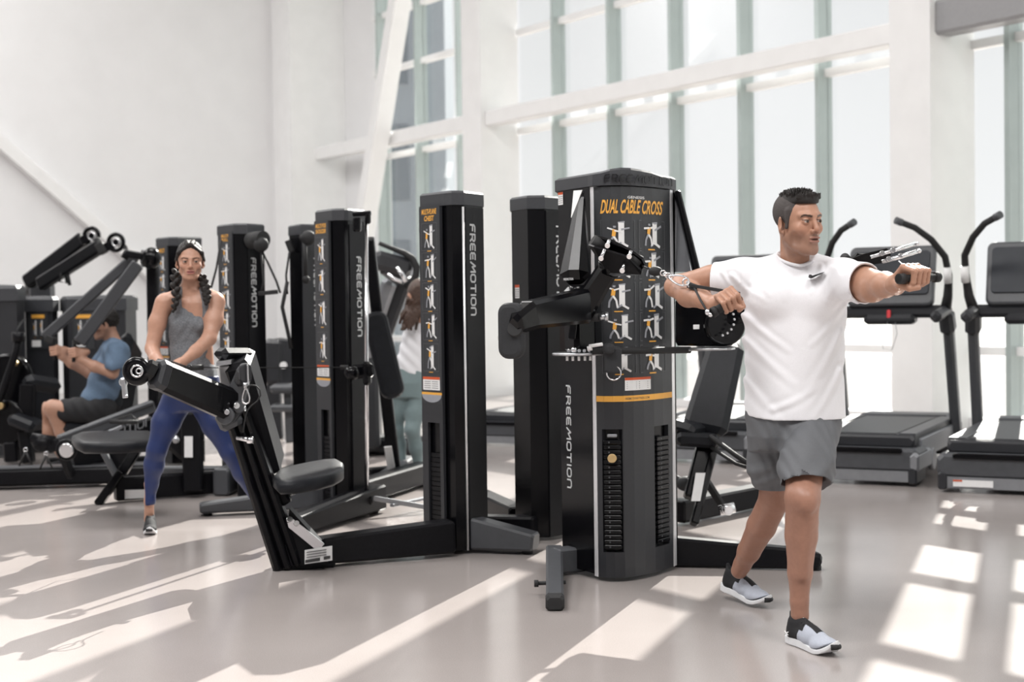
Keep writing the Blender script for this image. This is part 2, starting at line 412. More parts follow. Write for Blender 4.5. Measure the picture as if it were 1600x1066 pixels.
# ================================================================== MACHINES
UP = Vector((0, 0, 1))
def fig(mb, o, u, v, w, h, kind, rnd):
    """one printed exercise picture: a pale machine column and a figure with an orange shirt; mats 0 frame 1 pale 2 grey 3 orange"""
    n = u.cross(v)
    def q(x, y, e=.0): return o + u * (x * w) + v * (y * h) + n * (.0012 + e)
    def line(pts, t, mi, e):
        for a, b in zip(pts, pts[1:]):
            a, b = q(*a, e), q(*b, e); d = (b - a).normalized(); s = n.cross(d) * t / 2
            mb.prism([a - s, b - s, b + s, a + s], n * .0006, mi)
    line([(0, 0), (1, 0), (1, 1), (0, 1), (0, 0)], w * .018, 0, 0)
    mx = .62 + rnd.uniform(-.05, .08); s = w
    line([(mx, .16), (mx, .9)], s * .17, 1, .0002); line([(mx - .1, .9), (mx + .1, .93)], s * .05, 2, .0004)
    line([(mx, .2), (mx + .2, .06)], s * .06, 1, .0002); line([(mx, .2), (mx - .16, .08)], s * .05, 2, .0002)
    line([(mx, .66), (mx + .25, .72 + .1 * (kind % 2))], s * .05, 2, .0004)
    px = .36 + rnd.uniform(-.06, .06); hy = .52 if kind % 3 else .42
    line([(px, hy), (px + .03, hy + .24)], s * .115, 3, .0006)
    line([(px + .03, hy + .30), (px + .035, hy + .37)], s * .085, 2, .0007)
    line([(px + .03, hy + .22), (px - .18, hy + .3 - .1 * (kind % 2))], s * .045, 1, .0007)
    line([(px + .03, hy + .2), (px + .22, hy + .16 + .1 * (kind % 3))], s * .045, 1, .0007)
    line([(px, hy), (px - .1, hy - .2), (px - .12, .1)], s * .06, 2, .0005)
    line([(px, hy), (px + .1, hy - .16), (px + .14, .1)], s * .06, 1, .0005)
    line([(.36, -.035), (.62, -.035)], s * .03, 3, 0)
FIGM = ['line', 'white', 'grey_print', 'orange']
def warning_label(mb, o, u, v, w, h):
    n = u.cross(v)
    def q(x, y, e=0): return o + u * x * w + v * y * h + n * (.001 + e)
    for i in range(6):
        a, b = i / 6, (i + 1) / 6
        mb.prism([q(a, 0), q(b, 0), q(b, 1), q(a, 1)], n * .0008, 0)
        mb.prism([q(a, .8, .0008), q(b, .8, .0008), q(b, 1, .0008), q(a, 1, .0008)], n * .0004, 1)
    for i in range(4):
        mb.prism([q(.08, .14 + .16 * i, .0008), q(.46, .14 + .16 * i, .0008), q(.46, .18 + .16 * i, .0008), q(.08, .18 + .16 * i, .0008)], n * .0003, 2)
        mb.prism([q(.54, .14 + .16 * i, .0008), q(.9, .14 + .16 * i, .0008), q(.9, .18 + .16 * i, .0008), q(.54, .18 + .16 * i, .0008)], n * .0003, 2)
LBM = ['white', 'red', 'ink']

# ------------------------------------------------------------------ dual cable cross (nearest machine)
dc = thing('cable_machine', 'tall black dual cable cross machine with exercise poster beside the man in white', 'gym machine', XY(965, 6.9))
fr = [(930, 6.69), (942, 6.665), (956, 6.655), (972, 6.66), (988, 6.685), (1004, 6.73), (1020, 6.785), (1034, 6.85), (1048, 6.93)]
fp = [XY(*q) for q in fr]
def fparam(px):
    for (a, da), (b, db) in zip(fr, fr[1:]):
        if px <= b: t = (px - a) / (b - a); return XY(px, da + (db - da) * t)
    return fp[-1]
L0, L1 = XY(874, 6.97), XY(923, 6.72)
R1 = XY(1055, 7.0); BR = XY(1052, 7.28); BL = XY(885, 7.3)
inner = [L0, L1] + [XY(930, 6.74)] + [p + Vector((.0, .04, 0)) for p in fp[1:]] + [R1, BR, BL]
mb = MB(); mb.prism([p + UP * .03 for p in inner], UP * 1.84); part(mb, 'housing', 'gloss', dc)
# front shell with two weight windows
mb = MB()
def shell(mb, xa, xb, z0, z1, th=.035, off=0.0, mi=0):
    xs = [xa] + [q[0] for q in fr if xa < q[0] < xb] + [xb]
    for a, b in zip(xs, xs[1:]):
        p, q = fparam(a), fparam(b); d = (q - p).normalized(); n = Vector((d.y, -d.x, 0))
        p, q = p + n * off, q + n * off
        mb.prism([p + UP * z0, q + UP * z0, q - n * th + UP * z0, p - n * th + UP * z0], UP * (z1 - z0), mi)
mb = MB(); shell(mb, 930, 1048, .72, .86); shell(mb, 930, 938, .14, .72); shell(mb, 970, 1020, .14, .72); shell(mb, 1042, 1048, .14, .72); shell(mb, 930, 1048, .02, .14)
part(mb, 'front_shell', 'panel', dc)
mb = MB(); shell(mb, 930, 1048, .86, 1.857, off=.001)
post = part(mb, 'poster_panel', 'poster', dc, 'charcoal poster panel with orange title and exercise pictures')
# aluminium edge strips, their reflection put into the pale colour
for a, b in ((XY(924, 6.72), XY(929, 6.69)), (XY(1049, 6.93), XY(1053, 6.97))):
    mb = MB(); d = (b - a).normalized(); n = Vector((d.y, -d.x, 0)); mb.prism([a + UP * .02, b + UP * .02, b - n * .03 + UP * .02, a - n * .03 + UP * .02], UP * 1.84); part(mb, 'edge_gleam_strip', 'edge', dc)
# weight stacks
for xa, xb in ((938, 970), (1020, 1042)):
    pa, pb_ = fparam(xa), fparam(xb); c = (pa + pb_) / 2; wd = (pb_ - pa).length * .95
    ang = math.atan2((pb_ - pa).y, (pb_ - pa).x)
    nb = Vector((-math.sin(ang), math.cos(ang), 0))
    mb = MB(); mb.box(c + nb * .005 + UP * .43, (wd, .006, .58), ang, mi=0, bev=.001)
    for sgn in (-1, 1): pass
    nplates = 22
    for k in range(nplates):
        m2 = MB(); m2.box(c + nb * -.004 + UP * (.165 + .0235 * k), (wd * .9, .012, .019), ang, bev=.003)
        if k % 1 == 0: m2.cyl(c + nb * -.011 - Vector((math.cos(ang), math.sin(ang), 0)) * wd * .16 + UP * (.165 + .0235 * k), c + nb * -.008 - Vector((math.cos(ang), math.sin(ang), 0)) * wd * .16 + UP * (.165 + .0235 * k), .0042, n=8, mi=1)
        part(m2, 'weight_plate', ['gloss', 'tread_grey'], dc)
    if xa == 938:
        c2 = c + UP * .585
        mb = MB(); mb.disc(c2 - nb * .022, nb, .0215, .012); mb.cyl(c2 - nb * .03, c2, .008); part(mb, 'selector_pin', ['gold'], dc, 'round brass selector pin')
        mb = MB(); mb.box(c - nb * .004 + UP * .69, (wd * .5, .02, .014), ang, bev=.003); part(mb, 'stack_head', 'tread_silver', dc)
# inset frames of the weight windows
# cap
def cap_mb(poly, z0, z1, crown, cidx=None, over=.012, bev=.012):
    c = sum(poly, Vector()) / len(poly)
    o = [c + (p - c) * (1 + over / max(.05, (p - c).length)) for p in poly]
    i = [c + (p - c) * (1 + (over - bev) / max(.05, (p - c).length)) for p in poly]
    n = len(poly); mb = MB(); dz = [crown if (cidx and k in cidx) else 0 for k in range(n)]
    vs = [p + UP * z0 for p in o] + [p + UP * (z1 - bev + dz[k]) for k, p in enumerate(o)] + [p + UP * (z1 + dz[k]) for k, p in enumerate(i)] + [c + UP * (z1 + crown * .6)]
    fs = [list(range(n))[::-1]]
    for k in range(n):
        j = (k + 1) % n; fs += [[k, j, n + j, n + k], [n + k, n + j, 2 * n + j, 2 * n + k], [2 * n + k, 2 * n + j, 3 * n]]
    mb.add(vs, fs); return mb
cp = [L0, L1, XY(930, 6.68)] + fp[1:] + [R1, BR, BL]
crn = {3: .004, 4: .014, 5: .02, 6: .02, 7: .016, 8: .010}
n_ = len(cp); mb = MB(); c = sum(cp, Vector()) / n_
dz = [crn.get(k, 0) for k in range(n_)]
o_ = [c + (p - c) * 1.045 for p in cp]; i_ = [c + (p - c) * .985 for p in cp]
vs = [p + UP * 1.862 for p in o_] + [p + UP * (1.915 + dz[k]) for k, p in enumerate(o_)] + [p + UP * (1.925 + dz[k]) for k, p in enumerate(i_)] + [c + UP * 1.93]
fs = [list(range(n_))[::-1]]
for k in range(n_):
    j = (k + 1) % n_; fs += [[k, j, n_ + j, n_ + k], [n_ + k, n_ + j, 2 * n_ + j, 2 * n_ + k], [2 * n_ + k, 2 * n_ + j, 3 * n_]]
mb.add(vs, fs); capo = part(mb, 'top_cap', 'cap', dc)
# raised dark name on the cap, letter by letter along the curve
x = 948.0
mb = MB()
for ch in 'FREEMOTION':
    wch = {'M': 12, 'I': 2, 'T': 9}.get(ch, 8)
    a, b = fparam(x), fparam(min(x + wch, 1047)); d = (b - a).normalized(); n = Vector((d.y, -d.x, 0))
    l2 = logo(a + n * .0165 + UP * 1.876, d, UP, .034, (b - a).length, th=.2, dep=.003, s=ch)
    o = len(mb.v); mb.v += l2.v; mb.f += [[i + o for i in f] for f in l2.f]; mb.mi += l2.mi; mb.sm += l2.sm
    x += wch + 2.6
part(mb, 'raised_name', 'darklogo', capo)
# poster print (follows the curve: placed on its chord frame, cell by cell)
def frame_at(xa, xb):
    a, b = fparam(xa), fparam(xb); d = (b - a).normalized(); return a, d, Vector((d.y, -d.x, 0)), (b - a).length
rnd = random.Random(3)
def wrap(mb, kk, off=.0022):
    vs = []
    for p in mb.v:
        px = min(1047.4, max(930.6, p.x / kk)); dd = (fparam(min(px + .5, 1048)) - fparam(max(px - .5, 930))).normalized()
        vs.append(fparam(px) + Vector((dd.y, -dd.x, 0)) * (off - p.y) + UP * p.z)
    mb.v = vs
cellz = [(1.625, 1.765), (1.445, 1.585), (1.262, 1.402), (1.082, 1.222), (.955, 1.045)]
ys = [(1.648, 1.777), (1.48, 1.61), (1.312, 1.442), (1.142, 1.272), (.985, 1.105)]
k = 0
cellsz = []
def zy(py, px=985, d=6.69): return P(px, py, d).z
rows = [(388, 344), (436, 392), (485, 441), (533, 489), (583, 540)]
for ri, (yb, yt) in enumerate(rows):
    for xa, xb in ((941, 992), (999, 1038)):
        z0, z1 = zy(yb), zy(yt); kk = (fparam(xb) - fparam(xa)).length / (xb - xa)
        mb = MB(); fig(mb, Vector((xa * kk, 0, z0)), Vector((1, 0, 0)), UP, (xb - xa) * kk, z1 - z0, k, rnd); wrap(mb, kk); part(mb, 'exercise_picture', FIGM, post); k += 1
a, d, n, w = frame_at(939, 1040)
def on(px, z, off=.0):
    return None
def curve_text(s, xa, xb, z, h, m, name, bold=0, shear=0):
    """text whose vertices are wrapped onto the curved front"""
    t = text_mb(s, (0, 0, 0), (1, 0, 0), (0, 0, 1), h, xb - xa, bold, shear, 0)
    vs = []
    for p in t.v:
        px = min(1047, max(930, xa + p.x)); q0, q1 = fparam(px - .5 if px > 930.5 else px), fparam(min(px + .5, 1048)); dd = (q1 - q0).normalized(); nn = Vector((dd.y, -dd.x, 0))
        q = fparam(px); vs.append(q + nn * .0035 + UP * (z + p.z))
    t.v = vs; return part(t, name, m, post)
curve_text('DUAL CABLE CROSS', 940, 1034, zy(334), .066, 'orange', 'title_lettering', bold=.022, shear=50)
curve_text('GENESIS', 982, 1008, zy(310.5), .012, 'white', 'small_lettering', bold=.008)
mb = MB(); shell(mb, 930.5, 1047.5, zy(627), zy(618), th=.004, off=.003); st = part(mb, 'orange_band', 'orange', post)
curve_text('FREEMOTIONFITNESS.COM', 975, 1012, zy(624.3), .010, 'ink', 'small_lettering', bold=.01)
kk = .003; mb = MB(); warning_label(mb, Vector((974 * kk, 0, zy(610))), Vector((1, 0, 0)), UP, 40 * kk, zy(590) - zy(610)); wrap(mb, kk, .0035); part(mb, 'warning_label', LBM, post)
# left side: logo, small label, tapered guard
lu = (L1 - L0).normalized(); ln = Vector((lu.y, -lu.x, 0))
c = (L0 + L1) / 2
z0 = P(890, 604, 6.85).z; z1 = P(890, 764, 6.85).z
part(logo(L0 + lu * .058 + ln * .001 + UP * z0, -UP, lu, .036, z0 - z1, th=.2), 'logo_lettering', 'logo', dc, 'vertical silver maker name lettering')
mb = MB(); warning_label(mb, L0 + lu * .006 + ln * .001 + UP * P(880, 320, 6.93).z, lu, UP, .045, .062); part(mb, 'warning_label', LBM, dc)
g0 = P(905, 298, 6.62)
mb = MB()
topc = P(908, 300, 6.72); botc = P(898, 441, 6.58)
mb.beam(botc, topc, .15, .12, up=ln, bev=.035, w2=.06, h2=.03); part(mb, 'arm_guard', 'gloss', dc)
mb = MB(); q = [P(896, 345, 6.60), P(899, 300, 6.66), P(911, 299, 6.66), P(911, 303, 6.65)]
mb.prism([P(893, 340, 6.635), P(897, 298, 6.69), P(910, 297, 6.69), P(905, 310, 6.68)], -ln * -.003); part(mb, 'guard_highlight', 'white', dc, 'white triangular highlight on the guard')  # white prism shaped as the highlight on the glossy guard
part(text_mb('FREEMOTION', P(881, 438.5, 6.515), lu, UP, .011, .085, .02), 'guard_lettering', 'logo', dc)
# left arm pivot
pv = P(906, 505, 6.55)
mb = MB(); mb.beam(P(907, 552, 6.62), P(905, 448, 6.62), .12, .12, up=ln, bev=.02); mb.cyl(P(906, 446, 6.6), P(906, 462, 6.6), .05); mb.beam(P(893, 530, 6.52), P(898, 490, 6.52), .035, .03); part(mb, 'pivot_post', 'gloss', dc)
mb = MB()
for i in range(-2, 3): mb.disc(P(905 + i * 8, 548, 6.53), (0, 1, .2), .008, .01)
mb.ball(P(897, 547, 6.5), .014); part(mb, 'pivot_bolt', 'chrome', dc)
mb = MB(); mb.disc(P(903, 553, 6.60), UP, .120, .012, n=40); part(mb, 'selector_plate', 'alu', dc)
mb = MB()
for i in range(5):
    a = math.radians(236 + i * 17); mb.cyl(P(903, 556, 6.60) + V(.095 * math.cos(a), .095 * math.sin(a), -.02), P(903, 556, 6.60) + V(.095 * math.cos(a), .095 * math.sin(a), 0), .006, n=8)
part(mb, 'selector_pegs', 'white', dc)
# left arm: pad, box beam, elbow, upper strut, pulley head
pad = P(800, 517, 5.95)
mb = MB(); mb.rplate(pad, V(-.35, -1, 0), UP, .112, .235, .07, .045, edge=.02); part(mb, 'arm_pad', 'foam', dc, 'rounded black foam pad')
mb = MB(); mb.cyl(pad + V(.01, -.05, .01), pad + V(.02, .0, 0), .03, .042); part(mb, 'pad_boss', 'rubber', dc)
e1, e2 = P(812, 497, 5.97), P(913, 474, 6.38)
mb = MB(); mb.beam(P(803, 508, 5.9), P(832, 491, 6.0), .07, .09, bev=.02, w2=.085, h2=.12); mb.beam(P(822, 493, 5.98), P(913, 478, 6.4), .085, .118, bev=.016, h2=.155)
part(mb, 'swing_arm', 'gloss', dc)
mb = MB(); mb.beam(P(901, 497, 6.46), P(955, 413, 6.42), .11, .12, up=V(.3, -1, .3), bev=.016, h2=.10, w2=.09); mb.cyl(P(948, 428, 6.42), P(956, 409, 6.41), .052, .062, n=24); part(mb, 'upper_strut', 'gloss', dc)
mb = MB(); c0 = P(957, 405, 6.40)
def quad_plate(mb, pts, n, t): mb.prism(pts, Vector(n) * t)
lower = [P(921, 381, 6.36), P(929, 384, 6.33), P(980, 399, 6.30), P(1004, 422, 6.30), P(1003, 427, 6.32), P(960, 430, 6.36), P(950, 424, 6.38)]
nn = (lower[2] - lower[0]).cross(lower[4] - lower[0]).normalized()
mb.prism(lower, nn * -.012); hd = part(mb, 'lower_pulley_plate', 'black', dc)
upper = [P(926, 371, 6.42), P(934, 368, 6.40), P(956, 374, 6.37), P(984, 388, 6.33), P(1005, 403, 6.32), P(1010, 413, 6.33), P(1004, 419, 6.36), P(980, 406, 6.42), P(950, 392, 6.46), P(930, 383, 6.46)]
mb = MB(); mb.prism(upper, nn * -.016); part(mb, 'upper_pulley_plate', 'gloss', dc)
mb = MB()
for (x_, y_, x2, y2) in ((952, 375, 949, 384), (986, 392, 983, 401), (945, 390, 939, 404), (976, 411, 972, 423)):
    mb.cyl(P(x_, y_, 6.31), P(x2, y2, 6.30), .008, n=10); mb.disc(P(x2, y2, 6.29), (0, 1, .2), .012, .01, n=12)
part(mb, 'plate_bolts', 'chrome', dc)
mb = MB(); mb.cyl(P(925, 376, 6.38), P(940, 386, 6.39), .03, n=20); mb.cyl(P(985, 404, 6.35), P(1000, 412, 6.35), .035, n=20); part(mb, 'pulley_wheel', 'rubber', dc)
# pull knob
mb = MB(); mb.cyl(P(921, 496, 6.45), P(937, 496, 6.42), .022, .018, n=20); part(mb, 'knob_collar', 'rubber', dc)
mb = MB(); mb.cyl(P(937, 496, 6.42), P(947, 495, 6.41), .013, .013); mb.cyl(P(945, 495, 6.41), P(950, 495, 6.41), .021); part(mb, 'pull_knob', 'alu', dc, 'bright metal pull knob')
# cross tube with ankle strap
mb = MB(); mb.cyl(P(925, 549, 6.5), P(1078, 547, 6.72), .016); part(mb, 'cross_tube', 'rubber', dc)
mb = MB(); mb.cyl(P(921, 541, 6.45), P(941, 538, 6.42), .008); mb.cyl(P(921, 541, 6.45), P(922, 548, 6.45), .012); part(mb, 'lock_lever', 'white', dc, 'white lock lever')
# right swing mechanism
mb = MB(); mb.beam(P(1062, 503, 6.9), P(1140, 503, 6.75), .10, .23, up=UP, bev=.01); mb.disc(P(1132, 507, 6.70), (.25, -1, 0), .10, .05, n=40)
part(mb, 'right_housing', 'gloss', dc)
mb = MB()
for i in range(7):
    a = math.radians(-75 + i * 19); c_ = P(1122, 500, 6.63); mb.disc(c_ + V(math.cos(a) * .075, 0, math.sin(a) * .075 - .0), (.25, -1, 0), .006, .012, n=10)
part(mb, 'angle_holes', 'alu', dc)
mb = MB(); mb.rplate(P(1088, 511, 6.74), (.18, -1, 0), UP, .030, .022, .004, .002); part(mb, 'small_label', 'white', dc)
mb = MB(); mb.beam(P(1076, 547, 6.75), P(1146, 545, 6.68), .10, .010, up=UP); mb.disc(P(1110, 545, 6.72), UP, .105, .01, n=36); part(mb, 'selector_plate', 'alu', dc)
mb = MB(); mb.prism([P(1055, 300, 6.98), P(1059, 302, 6.98), P(1080, 425, 6.9), P(1055, 425, 6.98)], V(0, .06, 0)); part(mb, 'arm_guard', 'tread_silver', dc)
mb = MB(); mb.beam(P(1058, 300, 6.96), P(1088, 424, 6.86), .030, .06, bev=.008, w2=.036); part(mb, 'guard_edge', 'gloss', dc)
# right arm passing behind the man to the far pulley
mb = MB(); mb.beam(P(1120, 497, 6.75), P(1230, 470, 6.55), .08, .10, bev=.014); mb.beam(P(1225, 472, 6.56), P(1352, 408, 6.05), .07, .08, bev=.014); part(mb, 'swing_arm', 'gloss', dc)
mb = MB(); mb.prism([P(1320, 409, 5.90), P(1345, 398, 5.86), P(1385, 388, 5.84), P(1392, 393, 5.84), P(1392, 409, 5.86), P(1350, 416, 5.9)], V(0, .012, 0)); part(mb, 'lower_pulley_plate', 'black', dc)
mb = MB(); mb.tube([P(1360, 402, 5.80), P(1395, 392, 5.8), P(1432, 381, 5.8)], .0075); mb.tube([P(1378, 409, 5.8), P(1405, 402, 5.78), P(1436, 392, 5.78)], .009)
mb.tube([P(1432, 381, 5.8), P(1433, 381, 5.8)], .0085); mb.ball(P(1433, 381, 5.8), .0085); mb.ball(P(1436, 392, 5.78), .0105)
for x_, y_ in ((1378, 396), (1395, 391), (1388, 405), (1407, 400)): mb.disc(P(x_, y_, 5.78), (.1, -1, .2), .011, .016, n=12)
part(mb, 'pulley_rods', 'chrome', dc)
mb = MB(); mb.disc(P(1322, 405, 5.87), (0, 1, .3), .020, .05, n=20); part(mb, 'cable_stopper', 'rubber', dc)
# feet
fa, fb = XY(861, 6.95), XY(861, 6.08)
mb = MB(); mb.beam(fa + UP * .075, fb + UP * .038, .082, .115, up=UP, bev=.01, w2=.076, h2=.062); mb.beam(XY(905, 6.92) + UP * .07, XY(862, 6.85) + UP * .07, .09, .12, up=UP, bev=.01)
part(mb, 'foot', 'tread_grey', dc)
mb = MB(); fc = XY(861, 6.10); mb.beam(fc + UP * .036, XY(861, 6.03) + UP * .034, .081, .066, up=UP, bev=.012); part(mb, 'foot_cap', 'rubber', dc)
mb = MB(); mb.cyl(P(835, 912, 6.35), P(884, 910, 6.35), .009); mb.disc(P(838, 912, 6.35), (1, 0, 0), .016, .02, n=14); part(mb, 'axle', 'rubber', dc)
mb = MB(); A = P(1053, 862, 7.1); B = P(1278, 875, 6.98)
mb.beam(P(1050, 861, 7.05), P(1262, 873, 6.9), .09, .145, up=UP, bev=.012, h2=.095); mb.beam(P(1258, 872, 6.9), P(1281, 879, 6.9), .10, .085, up=UP, bev=.02); part(mb, 'foot', 'black', dc)
mb = MB(); mb.disc(P(1272, 888, 6.9), UP, .035, .03); mb.disc(P(1066, 885, 7.05), UP, .03, .03); part(mb, 'foot_levellers', 'rubber', dc)

# ankle strap hanging on the cross tube
ank = thing('ankle_strap', 'black padded ankle strap hanging from the cross tube of the cable machine', 'strap', P(957, 585, 6.45))
mb = MB(); mb.rplate(P(957, 563, 6.47), V(.1, -1, 0), UP, .080, .125, .05, .02, edge=.012); mb.rplate(P(951, 545, 6.45), V(.1, -1, 0), UP, .05, .05, .06, .02); part(mb, 'cuff', 'foam', ank)
mb = MB(); mb.ring(P(959, 583, 6.45), (0, 1, 0), .032, .0035); part(mb, 'd_ring', 'chrome', ank)
# left hand cable assembly: cable stop, carabiner, strap handle
hn = thing('strap_handle', 'black strap handle on a steel carabiner, held at the chest by the man in white', 'cable handle', P(1130, 478, 5.5))
mb = MB(); mb.tube([P(1004, 416, 6.32), P(1014, 420, 6.25)], .004); mb.ball(P(1024, 424, 6.18), .027, sc=(1.15, .9, .8)); part(mb, 'cable_stop', 'rubber', hn)
mb = MB()
cc = [P(1036, 427, 5.95), P(1040, 429, 5.86), P(1044, 431, 5.78), P(1048, 433, 5.73)]
for i, p in enumerate(cc): mb.ring(p, (0, 1, .3 + i % 2), .011, .0028, n=14, k=6)
part(mb, 'chain', 'chrome', hn)
mb = MB(); ca, cb = P(1046, 433, 5.70), P(1076, 442, 5.63); dd = (cb - ca).normalized(); sd_ = dd.cross(V(0, -1, 0)).normalized()
pts = []
for i in range(28):
    a = 2 * PI * i / 28; r = .018 + .006 * math.cos(a); L = (cb - ca).length / 2
    pts.append((ca + cb) / 2 + dd * math.cos(a) * L + sd_ * math.sin(a) * r)
mb.tube(pts, .0042, 8, closed=True); mb.ring(P(1072, 441, 5.60), (.3, -1, 0), .014, .0035, n=16, k=6); mb.beam(P(1074, 440, 5.61), P(1078, 449, 5.60), .014, .006); part(mb, 'carabiner', 'chrome', hn, 'bright steel carabiner')
mb = MB(); s0 = P(1078, 446, 5.60); mb.beam(s0, P(1156, 459, 5.36), .006, .013, bev=.001); mb.tube([P(1085, 450, 5.58), P(1095, 470, 5.50), P(1107, 490, 5.40)], .0045, 8); mb.beam(P(1075, 445, 5.62), P(1088, 450, 5.58), .012, .024); part(mb, 'strap', 'rubber', hn)
GA, GB = P(1113, 489, 5.37), P(1157, 464, 5.38)
mb = MB(); mb.cyl(GA, GB, .0165, n=20); mb.cyl(GA, GA + (GB - GA) * .16, .021, .019, n=20); part(mb, 'grip', 'rubber', hn)
mb = MB(); mb.ball(P(1106, 488, 5.37), .012); mb.ball(P(1110, 492, 5.36), .009); part(mb, 'end_bolt', 'chrome', hn)
hf = thing('strap_handle', 'black grip handle in the outstretched fist of the man in white', 'cable handle', P(1430, 436, 4.98))
HA, HB = P(1404, 436, 4.90), P(1468, 433, 5.00)
mb = MB(); mb.cyl(HA, HB, .0135, n=20); mb.cyl(HA, HA + (HB - HA) * .14, .0185, n=20); mb.cyl(HA + (HB - HA) * .86, HA + (HB - HA) * .97, .0185, n=20); mb.cyl(HA + (HB - HA) * .97, HB, .014, n=20); part(mb, 'grip', 'rubber', hf)
mb = MB(); mb.tube([P(1404, 408, 5.75), P(1412, 415, 5.2), P(1440, 424, 4.99)], .0022, 6); mb.tube([P(1447, 424, 4.98), P(1460, 424, 4.99), P(1466, 430, 5.0)], .002, 6); part(mb, 'cable', 'tread_silver', hf)
# ------------------------------------------------------------------ other cable towers
LOGO_L = 1.0
def tower(label, pts, H, base, poster=None, title=None, logo_face=None, logo_y=None, npic=5, logo_u=.5, capn=.03, group='cable towers', z_low=.02, faces=(), pic_y=None, title_y=None, warn=True, slot=None):
    """pts: plan corners as (px, depth) anticlockwise from the left rear corner seen from above; poster/logo_face: index of face i..i+1"""
    pp = [XY(*q) for q in pts]; c = sum(pp, Vector()) / len(pp)
    t = thing('cable_tower', label, 'gym machine', c)
    mb = MB(); mb.prism([p + UP * z_low for p in pp], UP * (H - .06 - z_low)); part(mb, 'column', 'gloss', t)
    part(cap_mb(pp, H - .075, H, .004, over=.008, bev=.012), 'top_cap', 'cap', t)
    def face(i):
        a, b = pp[i], pp[(i + 1) % len(pp)]; d = (b - a).normalized(); return a, d, Vector((d.y, -d.x, 0)), (b - a).length
    for i, m, ins, z0, z1 in faces:                # raised cover panels
        a, d, n, w = face(i); mb = MB(); mb.prism([a + d * ins + UP * z0, a + d * (w - ins) + UP * z0, a + d * (w - ins) + UP * z1, a + d * ins + UP * z1], n * .008); part(mb, 'side_cover', m, t)
    if poster is not None:
        a, d, n, w = face(poster); m_ = .010
        dep = (pts[poster][1] + pts[(poster + 1) % len(pts)][1]) / 2; pxm = (pts[poster][0] + pts[(poster + 1) % len(pts)][0]) / 2
        Z = lambda py: P(pxm, py, dep).z
        zt, zb = Z(title_y[0]), Z(pic_y[-1][1] + (.14 / dep * 2222 * .35))
        a2 = a + d * m_ + n * .0085; w2 = w - 2 * m_
        if slot:
            s0, s1 = Z(slot[1]), Z(slot[0]); wl = w2 * .28
            mb = MB()
            for x0, x1, y0, y1 in ((0, w2, s1, H - .08), (0, wl, s0, s1), (w2 - wl * .55, w2, s0, s1), (0, w2, .02, s0)):
                mb.prism([a2 + d * x0 + UP * y0, a2 + d * x1 + UP * y0, a2 + d * x1 + UP * y1, a2 + d * x0 + UP * y1], n * .016)
            pn = part(mb, 'front_shell', 'panel', t)
            for k in range(16):
                m3 = MB(); yy = s0 + (s1 - s0) * .72 * k / 16
                m3.prism([a2 + d * (wl + .004) + UP * yy, a2 + d * (w2 - wl * .6) + UP * yy, a2 + d * (w2 - wl * .6) + UP * (yy + .022), a2 + d * (wl + .004) + UP * (yy + .022)], n * .005); part(m3, 'weight_plate', 'black', t)
            a2 = a2 + n * .016
        else:
            mb = MB(); mb.prism([a2 - n * .007 + UP * .03, a2 - n * .007 + d * w2 + UP * .03, a2 - n * .007 + d * w2 + UP * (H - .08), a2 - n * .007 + UP * (H - .08)], n * .007); pn = part(mb, 'front_shell', 'panel', t)
        zlow = Z(pic_y[-1][1] + 3)
        mb = MB(); q0, q1 = Z(title_y[0] - 4), Z(pic_y[-1][1] + .17 * 2222 / dep)
        mb.prism([a2 + d * .004 + UP * q1, a2 + d * (w2 - .004) + UP * q1, a2 + d * (w2 - .004) + UP * q0, a2 + d * .004 + UP * q0], n * .0015); po = part(mb, 'poster_panel', 'poster', t)
        a3 = a2 + n * .0015
        if title:
            hh = (Z(title_y[0]) - Z(title_y[1])) / len(title)
            for k, s in enumerate(title):
                part(text_mb(s, a3 + d * (w2 * (.14 if len(s) > 6 else .26)) + UP * (Z(title_y[0]) - hh * (k + 1) + hh * .12), d, UP, hh * .8, w2 * (.7 if len(s) > 6 else .46), .03, .1), 'title_lettering', 'orange', po)
        rn = random.Random(len(label))
        for k, (y0, y1) in enumerate(pic_y):
            mb = MB(); fig(mb, a3 + d * w2 * .14 + UP * Z(y1), d, UP, w2 * .72, Z(y0) - Z(y1), k, rn); part(mb, 'exercise_picture', FIGM, po)
        if warn:
            u_ = 2222 / dep; yb = pic_y[-1][1]
            mb = MB(); warning_label(mb, a3 + d * w2 * .1 + UP * Z(yb + .10 * u_), d, UP, w2 * .8, .07); part(mb, 'warning_label', LBM, po)
            mb = MB(); y0 = Z(yb + .125 * u_); mb.prism([a3 + d * .004 + UP * y0, a3 + d * (w2 - .004) + UP * y0, a3 + d * (w2 - .004) + UP * (y0 + .013), a3 + d * .004 + UP * (y0 + .013)], n * .001); part(mb, 'orange_band', 'orange', po)
            mb = MB(); q = [a3 + d * (w2 / 2 + (w2 / 2 - .006) * math.cos(PI + PI * i / 12)) + UP * (y0 + (w2 * .22) * math.sin(PI + PI * i / 12)) for i in range(13)]
            mb.prism(q, n * .0012); part(mb, 'poster_foot', 'grey_print', po)
    if logo_face is not None:
        a, d, n, w = face(logo_face); pxm = (pts[logo_face][0] + pts[(logo_face + 1) % len(pts)][0]) / 2; dep = (pts[logo_face][1] + pts[(logo_face + 1) % len(pts)][1]) / 2
        z0, z1 = P(pxm, logo_y[0], dep).z, P(pxm, logo_y[1], dep).z; hh = .046
        off = .009 if any(f[0] == logo_face for f in faces) else .001
        part(logo(a + d * (w * logo_u - hh / 2) + n * off + UP * z0, -UP, d, hh, z0 - z1, th=.2), 'logo_lettering', 'logo', t, 'vertical silver maker name lettering')
    return t, pp
